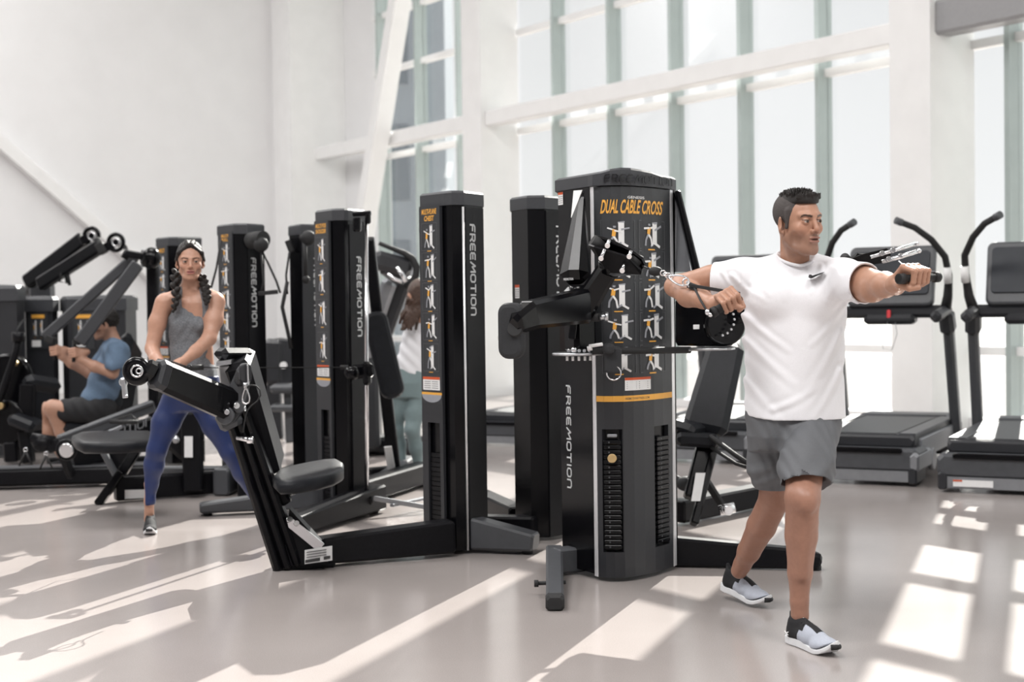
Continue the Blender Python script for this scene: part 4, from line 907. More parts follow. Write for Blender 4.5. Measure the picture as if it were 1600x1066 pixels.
# ================================================================== SCULPTING: distance fields turned into one continuous mesh
class Field:
    def __init__(s, lo, hi, h):
        s.h = h; s.lo = np.array(lo, np.float32)
        s.n = [int(math.ceil((hi[i] - lo[i]) / h)) + 1 for i in range(3)]
        s.ax = [s.lo[i] + h * np.arange(s.n[i], dtype=np.float32) for i in range(3)]
        s.a = np.full(s.n, .06, np.float32)
        s.R = np.eye(3, dtype=np.float32); s.o = np.zeros(3, np.float32); s.s = 1.0
    def frame(s, R=None, o=(0, 0, 0), sc=1.0):
        """local frame of the following shapes: world = o + sc * R @ local"""
        s.R = np.eye(3, dtype=np.float32) if R is None else np.array(R, np.float32); s.o = np.array(o, np.float32); s.s = sc
    def put(s, fn, lo, hi, k, op):
        lo, hi = np.array(lo, float), np.array(hi, float); c = (lo + hi) / 2; e = (hi - lo) / 2
        wc = s.o + s.s * (s.R @ c); we = s.s * (np.abs(s.R) @ e) + k * 1.1 + 2 * s.h
        i0 = [max(0, int((wc[i] - we[i] - s.lo[i]) / s.h)) for i in range(3)]; i1 = [min(s.n[i], int((wc[i] + we[i] - s.lo[i]) / s.h) + 2) for i in range(3)]
        if any(i1[i] <= i0[i] for i in range(3)): return
        sl = tuple(slice(a, b) for a, b in zip(i0, i1))
        X = s.ax[0][i0[0]:i1[0], None, None] - s.o[0]; Y = s.ax[1][None, i0[1]:i1[1], None] - s.o[1]; Z = s.ax[2][None, None, i0[2]:i1[2]] - s.o[2]
        R = s.R / s.s
        x = R[0, 0] * X + R[1, 0] * Y + R[2, 0] * Z; y = R[0, 1] * X + R[1, 1] * Y + R[2, 1] * Z; z = R[0, 2] * X + R[1, 2] * Y + R[2, 2] * Z
        d = fn(x, y, z) * s.s; a = s.a[sl]
        if op == 'u':
            if k > 0: hh = np.clip(.5 + .5 * (a - d) / k, 0, 1); r = a + (d - a) * hh - k * hh * (1 - hh)
            else: r = np.minimum(a, d)
        else:
            d = -d
            if k > 0: hh = np.clip(.5 - .5 * (a - d) / k, 0, 1); r = a + (d - a) * hh + k * hh * (1 - hh)
            else: r = np.maximum(a, d)
        s.a[sl] = r
    def cap(s, a, b, r1, r2=None, k=.01, op='u', flat=None):
        r2 = r1 if r2 is None else r2; a = np.array(a, float); b = np.array(b, float); m = max(r1, r2) + .002; ba = b - a; L = max(1e-9, float(ba @ ba))
        def fn(x, y, z):
            px, py, pz = x - a[0], y - a[1], z - a[2]; t = np.clip((px * ba[0] + py * ba[1] + pz * ba[2]) / L, 0, 1)
            return np.sqrt((px - t * ba[0]) ** 2 + (py - t * ba[1]) ** 2 + (pz - t * ba[2]) ** 2) - (r1 + t * (r2 - r1))
        s.put(fn, np.minimum(a, b) - m, np.maximum(a, b) + m, k, op)
    def chain(s, pts, k=.01, op='u'):
        for (p, r), (q, r2) in zip(pts, pts[1:]): s.cap(p, q, r, r2, k, op)
    def ell(s, c, r, k=.01, op='u', R=None):
        c = np.array(c, float); r = np.array(r, float); Q = np.eye(3) if R is None else np.array(R)
        def fn(x, y, z):
            px, py, pz = x - c[0], y - c[1], z - c[2]
            u = Q[0, 0] * px + Q[1, 0] * py + Q[2, 0] * pz; v = Q[0, 1] * px + Q[1, 1] * py + Q[2, 1] * pz; w = Q[0, 2] * px + Q[1, 2] * py + Q[2, 2] * pz
            k0 = np.sqrt((u / r[0]) ** 2 + (v / r[1]) ** 2 + (w / r[2]) ** 2) + 1e-9; k1 = np.sqrt((u / r[0] ** 2) ** 2 + (v / r[1] ** 2) ** 2 + (w / r[2] ** 2) ** 2) + 1e-9
            return k0 * (k0 - 1) / k1
        m = np.abs(Q) @ r; s.put(fn, c - m, c + m, k, op)
    def loft(s, sec, k=.02, op='u', p=2.3):
        """sec: (z, cx, cy, a, b) rising; closed at both ends"""
        sec = sorted(sec); zs = [q[0] for q in sec]; col = [np.array([q[i] for q in sec], np.float32) for i in range(1, 5)]
        def fn(x, y, z):
            x, y, z = np.broadcast_arrays(x, y, z); sh = z.shape
            cx, cy, a, b = [np.interp(z.ravel(), zs, c).reshape(sh).astype(np.float32) for c in col]
            q = (np.abs((x - cx) / a) ** p + np.abs((y - cy) / b) ** p) ** (1 / p)
            d = (q - 1) * np.minimum(a, b); return np.maximum(d, np.maximum(zs[0] - z, z - zs[-1]))
        A = col[2].max(); B = col[3].max()
        s.put(fn, (col[0].min() - A, col[1].min() - B, zs[0]), (col[0].max() + A, col[1].max() + B, zs[-1]), k, op)
    def cut(s, p, n, k=.004, box=None):
        """remove everything on the side the normal points to; box = (centre, radius) limits it"""
        p = np.array(p, float); n = np.array(n, float); n /= np.linalg.norm(n); L = s.R, s.o, s.s; s.frame()
        def fn(x, y, z): return -((x - p[0]) * n[0] + (y - p[1]) * n[1] + (z - p[2]) * n[2])
        if box is None: s.put(fn, s.lo, s.lo + s.h * np.array(s.n), k, 's')
        else:
            c, r = np.array(box[0], float), box[1]
            def f2(x, y, z): return np.maximum(fn(x, y, z), np.sqrt((x - c[0]) ** 2 + (y - c[1]) ** 2 + (z - c[2]) ** 2) - r)
            s.put(f2, c - r, c + r, k, 's')
        s.R, s.o, s.s = L
    def warp(s, fn):
        """add a displacement (in metres, grows outward) computed from world coordinates near the surface"""
        near = np.nonzero(np.abs(s.a) < .03); x, y, z = s.ax[0][near[0]], s.ax[1][near[1]], s.ax[2][near[2]]
        s.a[near] -= fn(x, y, z)
    def mesh(s):
        a = s.a; a[0] = a[-1] = .05; a[:, 0] = a[:, -1] = .05; a[:, :, 0] = a[:, :, -1] = .05
        i = (a < 0); c = np.zeros([n - 1 for n in s.n], np.uint8)
        for dx in (0, 1):
            for dy in (0, 1):
                for dz in (0, 1): c += i[dx:dx + c.shape[0], dy:dy + c.shape[1], dz:dz + c.shape[2]]
        act = np.nonzero((c > 0) & (c < 8)); nv = len(act[0]); idx = np.full(c.shape, -1, np.int32); idx[act] = np.arange(nv)
        I = np.stack(act, 1); pos = np.zeros((nv, 3), np.float32); cnt = np.zeros(nv, np.float32)
        for ax in range(3):
            o1, o2 = [q for q in range(3) if q != ax]
            for u in (0, 1):
                for v in (0, 1):
                    A = I.copy(); A[:, o1] += u; A[:, o2] += v; B = A.copy(); B[:, ax] += 1
                    va = a[A[:, 0], A[:, 1], A[:, 2]]; vb = a[B[:, 0], B[:, 1], B[:, 2]]; m = (va < 0) != (vb < 0)
                    t = np.where(m, va / np.where(m, va - vb, 1), 0); p = A.astype(np.float32); p[:, ax] += t
                    pos[m] += p[m]; cnt[m] += 1
        pos = s.lo + s.h * pos / cnt[:, None]; F = []
        for ax in range(3):
            o1, o2 = [(1, 2), (2, 0), (0, 1)][ax]
            sa = [slice(1, -1)] * 3; sa[ax] = slice(0, -1); sb = [slice(1, -1)] * 3; sb[ax] = slice(1, None)
            A = i[tuple(sa)]; B = i[tuple(sb)]; e = np.nonzero(A != B)
            fl = A[e]; E = np.stack(e, 1) + 1; E[:, ax] -= 1
            def at(d1, d2):
                q = E.copy(); q[:, o1] -= d1; q[:, o2] -= d2; return idx[q[:, 0], q[:, 1], q[:, 2]]
            f = np.stack([at(1, 1), at(0, 1), at(0, 0), at(1, 0)], 1); f[~fl] = f[~fl][:, ::-1]; F.append(f)
        return pos, np.concatenate(F)
def join(parts):
    V_, F_, o = [], [], 0
    for v, f in parts: V_.append(v); F_.append(f + o); o += len(v)
    return np.concatenate(V_), np.concatenate(F_)
def smooth(v, f, it=1, lam=.5):
    for _ in range(it):
        acc = np.zeros_like(v); c = np.zeros(len(v), np.float32)
        for a in range(4):
            b = f[:, (a + 1) % 4]; np.add.at(acc, f[:, a], v[b]); np.add.at(acc, b, v[f[:, a]]); np.add.at(c, f[:, a], 1); np.add.at(c, b, 1)
        v = v + lam * (acc / np.maximum(c, 1)[:, None] - v)
    return v
def sculpt(name, vf, m, parent, col=None, label=None):
    v, f = vf; lo, hi = v.min(0), v.max(0); c = Vector(((lo[0] + hi[0]) / 2, (lo[1] + hi[1]) / 2, float(lo[2])))
    me = bpy.data.meshes.new(name); me.vertices.add(len(v)); me.vertices.foreach_set('co', (v - np.array(c, np.float32)).ravel())
    me.loops.add(f.size); me.loops.foreach_set('vertex_index', f.ravel().astype(np.int32)); me.polygons.add(len(f))
    me.polygons.foreach_set('loop_start', np.arange(0, f.size, 4, dtype=np.int32)); me.polygons.foreach_set('use_smooth', np.ones(len(f), bool))
    me.update(); me.materials.append(M[m])
    if col is not None:
        at = me.color_attributes.new('Col', 'FLOAT_COLOR', 'POINT'); at.data.foreach_set('color', np.concatenate([col, np.ones((len(v), 1))], 1).astype(np.float32).ravel())
    o = link(name, me, c, parent)
    if label: o['label'] = label
    return o
def gb(d2): return np.exp(-d2)
def local(v, R, o, sc): return (v - np.array(o)) @ np.array(R) / sc
def rot(az, tilt=0.0, lean=0.0):
    """head frame: az turns the face (-Y) towards +X, tilt nods down, lean tips sideways"""
    return np.array(Matrix.Rotation(az, 3, 'Z') @ Matrix.Rotation(tilt, 3, 'X') @ Matrix.Rotation(lean, 3, 'Y'))

def head(F, R, o, sc=1.0, female=False, neck=True, openm=.003, neck_r=.055):
    F.frame(R, o, sc); f = female
    F.ell((0, .018, .035), (.074, .094, .083), 0)
    F.ell((0, -.025, .005), (.066, .068, .085), .02)
    F.ell((0, -.028, -.045), (.054 if f else .058, .062, .066 if f else .070), .02)
    F.cap((-.013 if not f else -.006, -.074, -.098), (.013 if not f else .006, -.074, -.098), .015 if f else .018, k=.022)
    for s in (-1, 1):
        F.cap((s * .052, .004, -.058), (s * .026, -.055, -.094), .013 if f else .017, .014, k=.025)
        F.ell((s * .043, -.062, -.028), (.020, .020, .017), .02)
        F.cap((s * .012, -.088, .018), (s * .046, -.073, .020), .009 if f else .012, .009, k=.014)
    for s in (-1, 1):
        F.ell((s * .031, -.098, -.001), (.019, .013, .012), .012, 's')
    F.cap((0, -.090, .010), (0, -.108, -.026), .0075, .0095, k=.010); F.ell((0, -.112, -.032), (.0105, .009, .009), .006)
    for s in (-1, 1): F.ell((s * .0125, -.100, -.037), (.0075, .009, .0068), .006); F.ell((s * .006, -.107, -.0425), (.0035, .005, .003), .002, 's')
    F.ell((0, -.083, -.064), (.026, .017, .024), .014)
    for s in (-1, 1):
        F.ell((s * .031, -.0795, -.003), (.0156, .0158, .0150), .003)          # lids
        F.ell((s * .0315, -.0945, -.0035), (.0135, .012, .0030), .001, 's')
    F.ell((0, -.0985, -.0585), (.027, .0055, .0048), .004); F.ell((0, -.0970, -.0705), (.023, .0065, .0062), .004)
    F.ell((0, -.1045, -.0640), (.024, .012, openm), .002, 's')
    F.ell((0, -.103, -.083), (.016, .007, .005), .008, 's')
    for s in (-1, 1):
        E = np.array(Matrix.Rotation(s * .5, 3, 'Z') @ Matrix.Rotation(.12, 3, 'X'))
        F.ell((s * .079, .012, -.012), (.007, .018, .031), .006, R=E); F.ell((s * .087, .006, -.007), (.006, .010, .017), .005, 's'); F.ell((s * .073, .004, -.038), (.007, .009, .009), .005)
    for s in (-1, 1): F.ell((s * .054, -.048, -.062), (.012, .022, .020), .02, 's')
    if neck:
        F.cap((0, .028, -.05), (0, .045, -.17), neck_r, neck_r * 1.08, k=.02)
    F.frame()
def head_colour(q, base, lip, brow, stubble=None, hairshade=None, female=False):
    """q: head-local points; returns colours of the skin"""
    c = np.tile(np.array(base, np.float32), (len(q), 1)); x, y, z = q[:, 0], q[:, 1], q[:, 2]; ax = np.abs(x)
    def mixin(w, col):
        nonlocal c; w = np.clip(w, 0, 1)[:, None]; c = c * (1 - w) + np.array(col) * w
    front = (y < -.05)
    mixin(.2 * gb(((ax - .045) / .022) ** 2 + ((z + .030) / .022) ** 2) * front, (base[0] * 1.02, base[1] * .72, base[2] * .66))
    mixin(.3 * gb((x / .012) ** 2 + ((z + .032) / .012) ** 2) * (y < -.09), (base[0], base[1] * .72, base[2] * .66))
    if stubble is not None:
        w = .50 * np.clip((-.030 - z) / .02, 0, 1) * np.clip((z + .135) / .02, 0, 1) * np.clip((.04 - y) / .03, 0, 1) * (1 - gb(((ax - .04) / .02) ** 2 + ((z + .03) / .02) ** 2))
        mixin(w, stubble)
        mixin(.45 * gb((x / .024) ** 2 + ((z + .050) / .005) ** 2) * (y < -.09), stubble)
    mixin(.85 * ((x / .026) ** 2 + ((z + .0645) / .0115) ** 2 < 1) * (y < -.092), lip)
    mixin(.85 * ((x / .016) ** 2 + ((z + .064) / .0026) ** 2 < 1) * (y < -.085), (.05, .02, .015))
    bz = .0155 + .006 * np.clip((ax - .012) / .03, 0, 1) - .010 * np.clip((ax - .040) / .02, 0, 1)
    mixin(.9 * ((np.abs(z - bz) < (.0030 if female else .0042)) & (ax > .012) & (ax < .052)) * (y < -.06), brow)
    mixin(.8 * ((np.abs(z - .0025) < .0022) & (ax > .016) & (ax < .046)) * front, (brow[0] * 1.2, brow[1] * 1.2, brow[2] * 1.2))
    return c
def eyes(parent_mb, R, o, sc):
    """eyeballs into an MB: 0 white, 1 iris, 2 pupil"""
    R = np.array(R); 
    for s in (-1, 1):
        c = np.array((s * .031, -.0795, -.003)); wc = np.array(o) + sc * (R @ c)
        parent_mb.ball(wc, .0146 * sc, 0, 16)
        d = R @ np.array((.10, -1, 0)); d /= np.linalg.norm(d)
        parent_mb.disc(wc + d * .0132 * sc, d, .0062 * sc, .0032 * sc, 16, 1); parent_mb.disc(wc + d * .0142 * sc, d, .0028 * sc, .003 * sc, 12, 2)
def fist(F, X, Y, Z, o, sc=1.0, wrist=None, r=.014, thumb_over=True):
    """hand closed on a bar through o along X (index at +X), wrist towards +Y, back of the hand towards +Z"""
    R = np.stack([np.array(X), np.array(Y), np.array(Z)], 1); F.frame(R, o, sc); g = r + .008
    xs = [(.031, .0095, 1.0), (.0105, .0100, 1.06), (-.0105, .0094, 1.0), (-.030, .0082, .86)]
    for x, fr, L in xs:
        mcp = (x, .012, g + .016); pip = (x * 1.0, -g - .010 * L, g * .75); dip = (x * .97, -g * .85, -g * .75); tip = (x * .95, .004, -g - .001)
        F.cap((x * .55, .072, .010), mcp, .0125, .0108, k=.012)
        F.cap(mcp, pip, fr * 1.08, fr, k=.0035); F.cap(pip, dip, fr, fr * .93, k=.0025); F.cap(dip, tip, fr * .93, fr * .82, k=.0025)
        F.ell((x, .010, g + .020), (fr * .9, .009, .007), .005)
        F.ell((x, -g - .012 * L, g * .75), (fr * 1.02, .007, .008), .003)
    F.cap((-.012, .07, -.002), (-.022, .028, -.010), .017, .013, k=.015)       # heel of the palm
    F.cap((.012, .07, .0), (.026, .030, -.006), .018, .014, k=.015)            # thumb base
    F.cap((.020, .055, -.006), (.044, .026, -.014), .0155, .0125, k=.012)
    F.cap((.044, .026, -.014), (.036, -.004, -g - .010), .0118, .0105, k=.006); F.cap((.036, -.004, -g - .010), (.014, -.020, -g - .012), .0102, .0085, k=.004)
    F.cap((0, .10, .0), (0, .068, .003), .026, .024, k=.02)
    F.frame()

M['skin'] = mat('warm_skin', (.5, .3, .2), .42, vcol=True, var=.05, scale=60, bump=.06, bscale=420, spec=.4)
M['eye_white'] = mat('eye_white', (.36, .33, .31), .15); M['iris'] = mat('brown_iris', (.055, .028, .015), .12); M['pupil'] = mat('pupil', (.002, .002, .002), .08)
M['hair'] = mat('dark_brown_hair', (.010, .007, .006), .5, var=.5, scale=260, bump=.5, bscale=700, spec=.35)
M['hair_short'] = mat('clipped_dark_hair', (.075, .066, .064), .65, var=.5, scale=900, bump=.4, bscale=1500, spec=.2)
M['tee'] = mat('white_jersey', (.78, .78, .81), .85, var=.025, scale=220, bump=.12, bscale=900, sheen=.1)
M['shorts'] = mat('grey_sport_cloth', (.115, .12, .13), .7, var=.05, scale=120, bump=.1, bscale=700)
M['knit'] = mat('pale_grey_knit', (.43, .46, .53), .85, var=.18, scale=500, bump=.4, bscale=900)
M['shoe_black'] = mat('black_shoe_cloth', (.012, .012, .014), .7, var=.2, scale=300, bump=.3)
M['sole_white'] = mat('white_foam_sole', (.74, .75, .77), .6, var=.03)
M['tank'] = mat('grey_marl_jersey', (.15, .158, .172), .85, var=.3, scale=130, bump=.15, bscale=900)
M['legging'] = mat('royal_blue_leggings', (.006, .019, .095), .5, var=.05, scale=60, sheen=.05)
M['legging_green'] = mat('sage_leggings', (.17, .23, .24), .65, var=.04, scale=60, sheen=.2)
M['tee_blue'] = mat('slate_blue_jersey', (.105, .16, .24), .85, var=.1, scale=90)
M['cloth_black'] = mat('black_sport_cloth', (.012, .012, .014), .8, var=.15, scale=90)
M['hair_brown'] = mat('wavy_brown_hair', (.055, .028, .018), .5, var=.5, scale=90, bump=.5, bscale=400)
def shoe(parent, heel, toe, up=(0, 0, 1), width=1.0, upper='knit', heelm='shoe_black', sole='sole_white', lab=None, h=.0025, length=.29, laces=True):
    heel, toe = np.array(heel, float), np.array(toe, float); X = toe - heel; L = np.linalg.norm(X); X = X / L; U = np.array(up, float); Y = np.cross(U, X); Y /= np.linalg.norm(Y); Z = np.cross(X, Y); sc = length / .29
    R = np.stack([X, Y, Z], 1); o = heel
    def fld():
        pts = [o + R @ np.array(p) * sc for p in ((-.03, -.07, -.02), (.32, .07, .16), (-.03, .07, -.02), (.32, -.07, -.02), (-.03, -.07, .16), (.32, .07, -.02), (-.03, .07, .16), (.32, -.07, .16))]
        F = Field(np.min(pts, 0), np.max(pts, 0), h); F.frame(R, o, sc); return F
    F = fld(); W_ = width
    F.cap((.045, 0, .05), (.05, 0, .085), .033, .034, k=.01); F.cap((.05, 0, .052), (.15, 0, .045), .034, .036, k=.02); F.cap((.15, .004, .045), (.235, .004, .034), .037, .029, k=.02)
    F.cap((.09, 0, .09), (.19, 0, .056), .022, .022, k=.02); F.ell((.235, .003, .035), (.05, .042, .028), .012); F.cap((.20, .02, .03), (.20, -.018, .03), .026, k=.015)
    F.cap((.022, 0, .10), (.018, 0, .118), .010, .008, k=.012)
    F.ell((.060, 0, .122), (.036, .024, .030), .004, 's')
    F.put(lambda x, y, z: z - (.022 + 6 * np.maximum(0, x - .2) ** 2), (-.05, -.1, -.1), (.34, .1, .07), .002, 's')
    F.frame(); vf = F.mesh(); v = smooth(vf[0], vf[1], 1); q = local(v, R, o, sc)
    t = sculpt('shoe', (v, vf[1]), 'shoe_cloth', parent, shoe_cols(q, upper, heelm), lab)
    F = fld(); ox = [-.005, .01, .04, .09, .14, .20, .25, .285, .298]; ow = [.012, .027, .033, .031, .036, .046, .040, .022, .004]
    def sol(x, y, z):
        hw = np.interp(np.clip(x, -.02, .31).ravel(), ox, ow).reshape(x.shape); zc = 5.0 * np.maximum(0, x - .2) ** 2 + 2.5 * np.maximum(0, .03 - x) ** 2; th = .030 - .012 * np.clip((x - .12) / .1, 0, 1)
        d1 = np.abs(y - .003 * np.clip(x / .2, 0, 1)) - hw; return np.maximum(np.maximum(d1 * .9, np.maximum(-.006 - x, x - .299)), np.abs(z - zc - th / 2 - .001) - th / 2)
    F.put(lambda x, y, z: sol(*np.broadcast_arrays(x, y, z)), (-.02, -.06, -.01), (.31, .06, .12), 0, 'u'); F.frame()
    vf = F.mesh(); v = smooth(vf[0], vf[1], 2)
    s_ = sculpt('sole', (v, vf[1]), sole, t)
    mb = MB()
    if laces:
        for i in range(4):
            x = .105 + .026 * i; z = .104 - .0115 * i - (.002 if i > 2 else 0)
            for sg in (-1, 1): mb.tube([o + R @ np.array(p) * sc for p in ((x, -.020 * sg, z - .008), (x + .010, 0, z + .002), (x + .018, .022 * sg, z - .014))], .0028 * sc, 6)
        part(mb, 'laces', 'shoe_black', t)
        mb = MB(); mb.tube([o + R @ np.array(p) * sc for p in ((.285, -.018, .040), (.296, 0, .042), (.285, .018, .040))], .011 * sc, 8); part(mb, 'toe_bumper', 'shoe_black', t)
    return t, (R, o, sc)
SHC = {'knit': (.43, .46, .53), 'shoe_black': (.012, .012, .014), 'pale': (.45, .45, .47)}
def shoe_cols(q, upper, heelm):
    c = np.tile(np.array(SHC[upper], np.float32), (len(q), 1)); x, z = q[:, 0], q[:, 2]
    w = (x < .095 + .25 * (z - .03)) | ((z > .070) & (x < .13)) | ((np.abs(q[:, 1]) < .016) & (x < .20) & (z > .055)); c[w] = SHC[heelm]; return c
M['shoe_cloth'] = mat('shoe_knit_cloth', (.4, .4, .4), .85, vcol=True, var=.15, scale=500, bump=.3, bscale=900)
# ================================================================== MAN IN WHITE
def A3(v): return np.array(v, float)
def pp3(px, py, d): return A3(P(px, py, d))
man = thing('person', 'man in white t-shirt and grey shorts lunging, pressing two cable handles', 'person', G(1225, 985))
SK = (.40, .215, .145)
HR = rot(math.radians(28), math.radians(2), math.radians(-2)); HO = pp3(1247, 345.5, 5.55)
F = Field(HO - [.16, .17, .27], HO + [.16, .17, .15], .0022)
head(F, HR, HO, 1.0, neck=False, openm=.0045)
nb = pp3(1243, 425, 5.63)
for s in (-1, 1): pass
F.cap(HO + HR @ A3((0, .028, -.045)), nb, .052, .060, k=.03)
F.cap(nb + A3((-.05, 0, -.02)), nb + A3((.05, 0, -.02)), .062, .062, k=.03)
F.cap(HO + HR @ A3((.045, .01, -.06)), nb + A3((.02, -.055, .0)), .010, .012, k=.018); F.cap(HO + HR @ A3((-.045, .01, -.06)), nb + A3((-.01, -.05, 0)), .010, .012, k=.018)
F.ell(nb + A3((0, -.055, .045)), (.010, .012, .014), .01)
hv = F.mesh(); hv = (smooth(hv[0], hv[1], 1, .4), hv[1])
hq = local(hv[0], HR, HO, 1.0)
def stretch(v, R, o, k=1.16):
    q = local(v, R, o, 1.0); q[:, 2] = np.where(q[:, 2] < -.008, (q[:, 2] + .008) * k - .008, q[:, 2]); return np.array(o) + q @ np.array(R).T
hv = (stretch(hv[0], HR, HO), hv[1])
hc = head_colour(hq, SK, (.30, .145, .11), (.022, .014, .011), stubble=(.17, .10, .075))
# arms
def orth(X, Y):
    X = A3(X); X /= np.linalg.norm(X); Y = A3(Y); Y = Y - X * (X @ Y); Y /= np.linalg.norm(Y); return X, Y
shR, elR, wrR = pp3(1168, 432, 5.66), pp3(1058, 447, 5.80), pp3(1116, 477, 5.47)
gR = (A3(GA) + A3(GB)) / 2 + (A3(GB) - A3(GA)) * .12
F = Field(np.minimum(np.minimum(shR, elR), gR) - .10, np.maximum(np.maximum(shR, elR), gR) + .10, .0028)
F.chain([(shR, .062), ((shR + elR) / 2 + A3((0, 0, .004)), .060), (elR, .045)], .014)
F.cap(shR * .6 + elR * .4 + A3((0, -.02, .012)), shR * .35 + elR * .65 + A3((0, -.02, .008)), .040, .034, k=.03)
F.chain([(elR, .046), (elR * .68 + wrR * .32 + A3((0, .0, -.012)), .049), (elR * .3 + wrR * .7, .036), (wrR, .029)], .014); F.ell(elR + A3((-.024, 0, -.004)), (.026, .03, .03), .02)
X, Y = orth(A3(GB) - A3(GA), wrR - gR); Zb = np.cross(X, Y); Zb = Zb if Zb[2] > 0 else -Zb
fist(F, X, Y, Zb, gR, 1.04, r=.0165)
wp = gR + Y * .10; F.cap(wr_ := wrR, wp * .5 + wrR * .5, .028, .027, k=.02); F.cap(wp * .5 + wrR * .5, gR + Y * .07, .027, .025, k=.02)
def soft(vf, g, n=10):
    v, f = vf; w = np.clip((np.linalg.norm(v - g, axis=1) - .088) / .04, 0, 1)[:, None]; sv = smooth(v, f, n); return v + w * (sv - v), f
F.cap(pp3(1147, 477, 5.355), pp3(1159, 481, 5.345), .010, .009, k=.005)
aR = soft(F.mesh(), gR, 20)
shL, elL, wrL = pp3(1322, 436, 5.52), pp3(1366, 446, 5.27), pp3(1400, 446, 5.07)
gL = (A3(HA) + A3(HB)) / 2 + (A3(HA) - A3(HB)) * .10
F = Field(np.minimum(shL, gL) - .11, np.maximum(shL, gL) + .11, .0028)
F.chain([(shL, .070), ((shL + elL) / 2, .068), (elL, .054)], .014); F.chain([(elL, .052), (elL * .5 + wrL * .5 + A3((0, 0, .002)), .047), (wrL, .032)], .014)
F.cap((shL + elL) / 2 + A3((0, 0, -.02)), elL + A3((-.01, 0, -.02)), .05, .04, k=.03)
X, Y = orth(A3(HA) - A3(HB), wrL - gL); Zb = np.cross(X, Y); Zb = Zb if Zb[2] > 0 else -Zb
fist(F, X, Y, Zb, gL, 1.12, r=.0135)
F.cap(wrL, gL + Y * .085, .032, .028, k=.02)
aL = soft(F.mesh(), gL, 30)
# legs
F = Field((.75, 5.05, .06), (1.42, 6.4, 1.0), .0042)
kL, anL = pp3(1254, 778, 5.33), pp3(1250, 962, 5.38); hL = pp3(1270, 660, 5.58)
F.chain([(hL, .070), (pp3(1258, 728, 5.46), .072), (kL, .066)], .014); F.chain([(kL, .064), (pp3(1252, 838, 5.37), .060), (pp3(1250, 895, 5.38), .046), (pp3(1249, 940, 5.38), .034), (anL, .035)], .014)
F.ell(pp3(1261, 786, 5.28), (.034, .03, .042), .02); F.cap(pp3(1246, 808, 5.41), pp3(1247, 868, 5.43), .046, .034, k=.03); F.cap(pp3(1262, 815, 5.41), pp3(1258, 855, 5.42), .042, .032, k=.03)
F.cap(pp3(1258, 810, 5.31), pp3(1254, 900, 5.34), .024, .018, k=.02)
hR_ = pp3(1210, 670, 5.66); kR, anR = pp3(1211, 778, 5.78), pp3(1155, 892, 6.10)
F.chain([(hR_, .070), (kR, .064)], .014); F.chain([(kR, .062), (pp3(1190, 822, 5.90), .060), (pp3(1170, 862, 6.02), .048), (pp3(1160, 882, 6.08), .037), (anR, .036)], .014)
F.cap(pp3(1196, 808, 5.93), pp3(1180, 845, 6.02), .048, .038, k=.03)
lg = F.mesh(); lg = (smooth(lg[0], lg[1], 10), lg[1])
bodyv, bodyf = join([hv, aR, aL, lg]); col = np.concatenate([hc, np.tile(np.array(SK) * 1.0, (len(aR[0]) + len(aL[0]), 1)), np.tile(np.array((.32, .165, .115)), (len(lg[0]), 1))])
# knuckles a touch redder
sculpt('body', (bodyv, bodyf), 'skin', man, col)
mb = MB(); eyes(mb, HR, HO, 1.0); part(mb, 'eyes', ['eye_white', 'iris', 'pupil'], man)
# hair: clipped sides and a longer ruffled top
F = Field(HO - [.13, .13, .10], HO + [.13, .14, .17], .0022); F.frame(HR, HO)
F.ell((0, .022, .038), (.0765, .0945, .085), 0); F.ell((0, .008, .034), (.0775, .082, .080), .01)
for s in (-1, 1): F.cap((s * .067, -.026, .040), (s * .0705, -.016, -.024), .010, .0065, k=.012)
F.ell((0, -.108, -.026), (.066, .068, .088), .010, 's'); F.ell((.0, .02, -.120), (.09, .070, .10), .012, 's')
for s in (-1, 1): F.ell((s * .085, .014, -.022), (.025, .019, .034), .005, 's'); F.ell((s * .080, -.070, -.065), (.030, .044, .045), .006, 's')
F.frame(); F.warp(lambda x, y, z: .0012 * np.sin(x * 900) * np.sin(y * 800 + 3) * np.sin(z * 850))
v, f = F.mesh(); sculpt('hair_sides', (v, f), 'hair_short', man, label='clipped greying dark hair at the sides')
F = Field(HO - [.13, .15, .03], HO + [.14, .14, .18], .0022); F.frame(HR, HO)
F.ell((0, .008, .066), (.067, .088, .060), 0); F.ell((0, -.056, .080), (.052, .028, .024), .02)
F.put(lambda x, y, z: .052 + .25 * (y + .06) * (y < -.06) - .3 * np.maximum(0, y) * 0 + z * 0 - z + 0 * x, (-.1, -.13, -.05), (.1, .13, .12), .004, 'i') if False else None
F.cut(HO + HR @ A3((0, 0, .066)), HR @ A3((0, .02, -1)), .006)
rn = random.Random(5)
for i in range(330):
    u = rn.uniform(-1, 1); w = rn.uniform(-1, 1)
    if u * u + w * w > 1: continue
    x = u * .058; y = -.002 + w * .082; zz_ = .066 + .058 * math.sqrt(max(0, 1 - (x / .070) ** 2 - ((y - .01) / .094) ** 2))
    if y < -.05: zz_ = max(zz_, .092)
    L_ = rn.uniform(.010, .018) * (1.25 if y < -.02 else .8)
    F.cap((x, y, zz_ - .006), (x + rn.uniform(-.006, .006) + x * .12, y - L_ * (.45 if y < 0 else .1) + rn.uniform(-.004, .004), zz_ + L_ * .62), .0052, .0012, k=.002)
for i in range(70):
    x = rn.uniform(-.055, .055); y = -.078 + .3 * abs(x) ** 1.5 * 4; F.cap((x, y, .088), (x + rn.uniform(-.005, .005), y - .004, .092 + rn.uniform(.0, .016)), .006, .0015, k=.002)
F.frame(); v, f = F.mesh(); sculpt('hair_top', (v, f), 'hair', man, label='longer ruffled black hair on top')
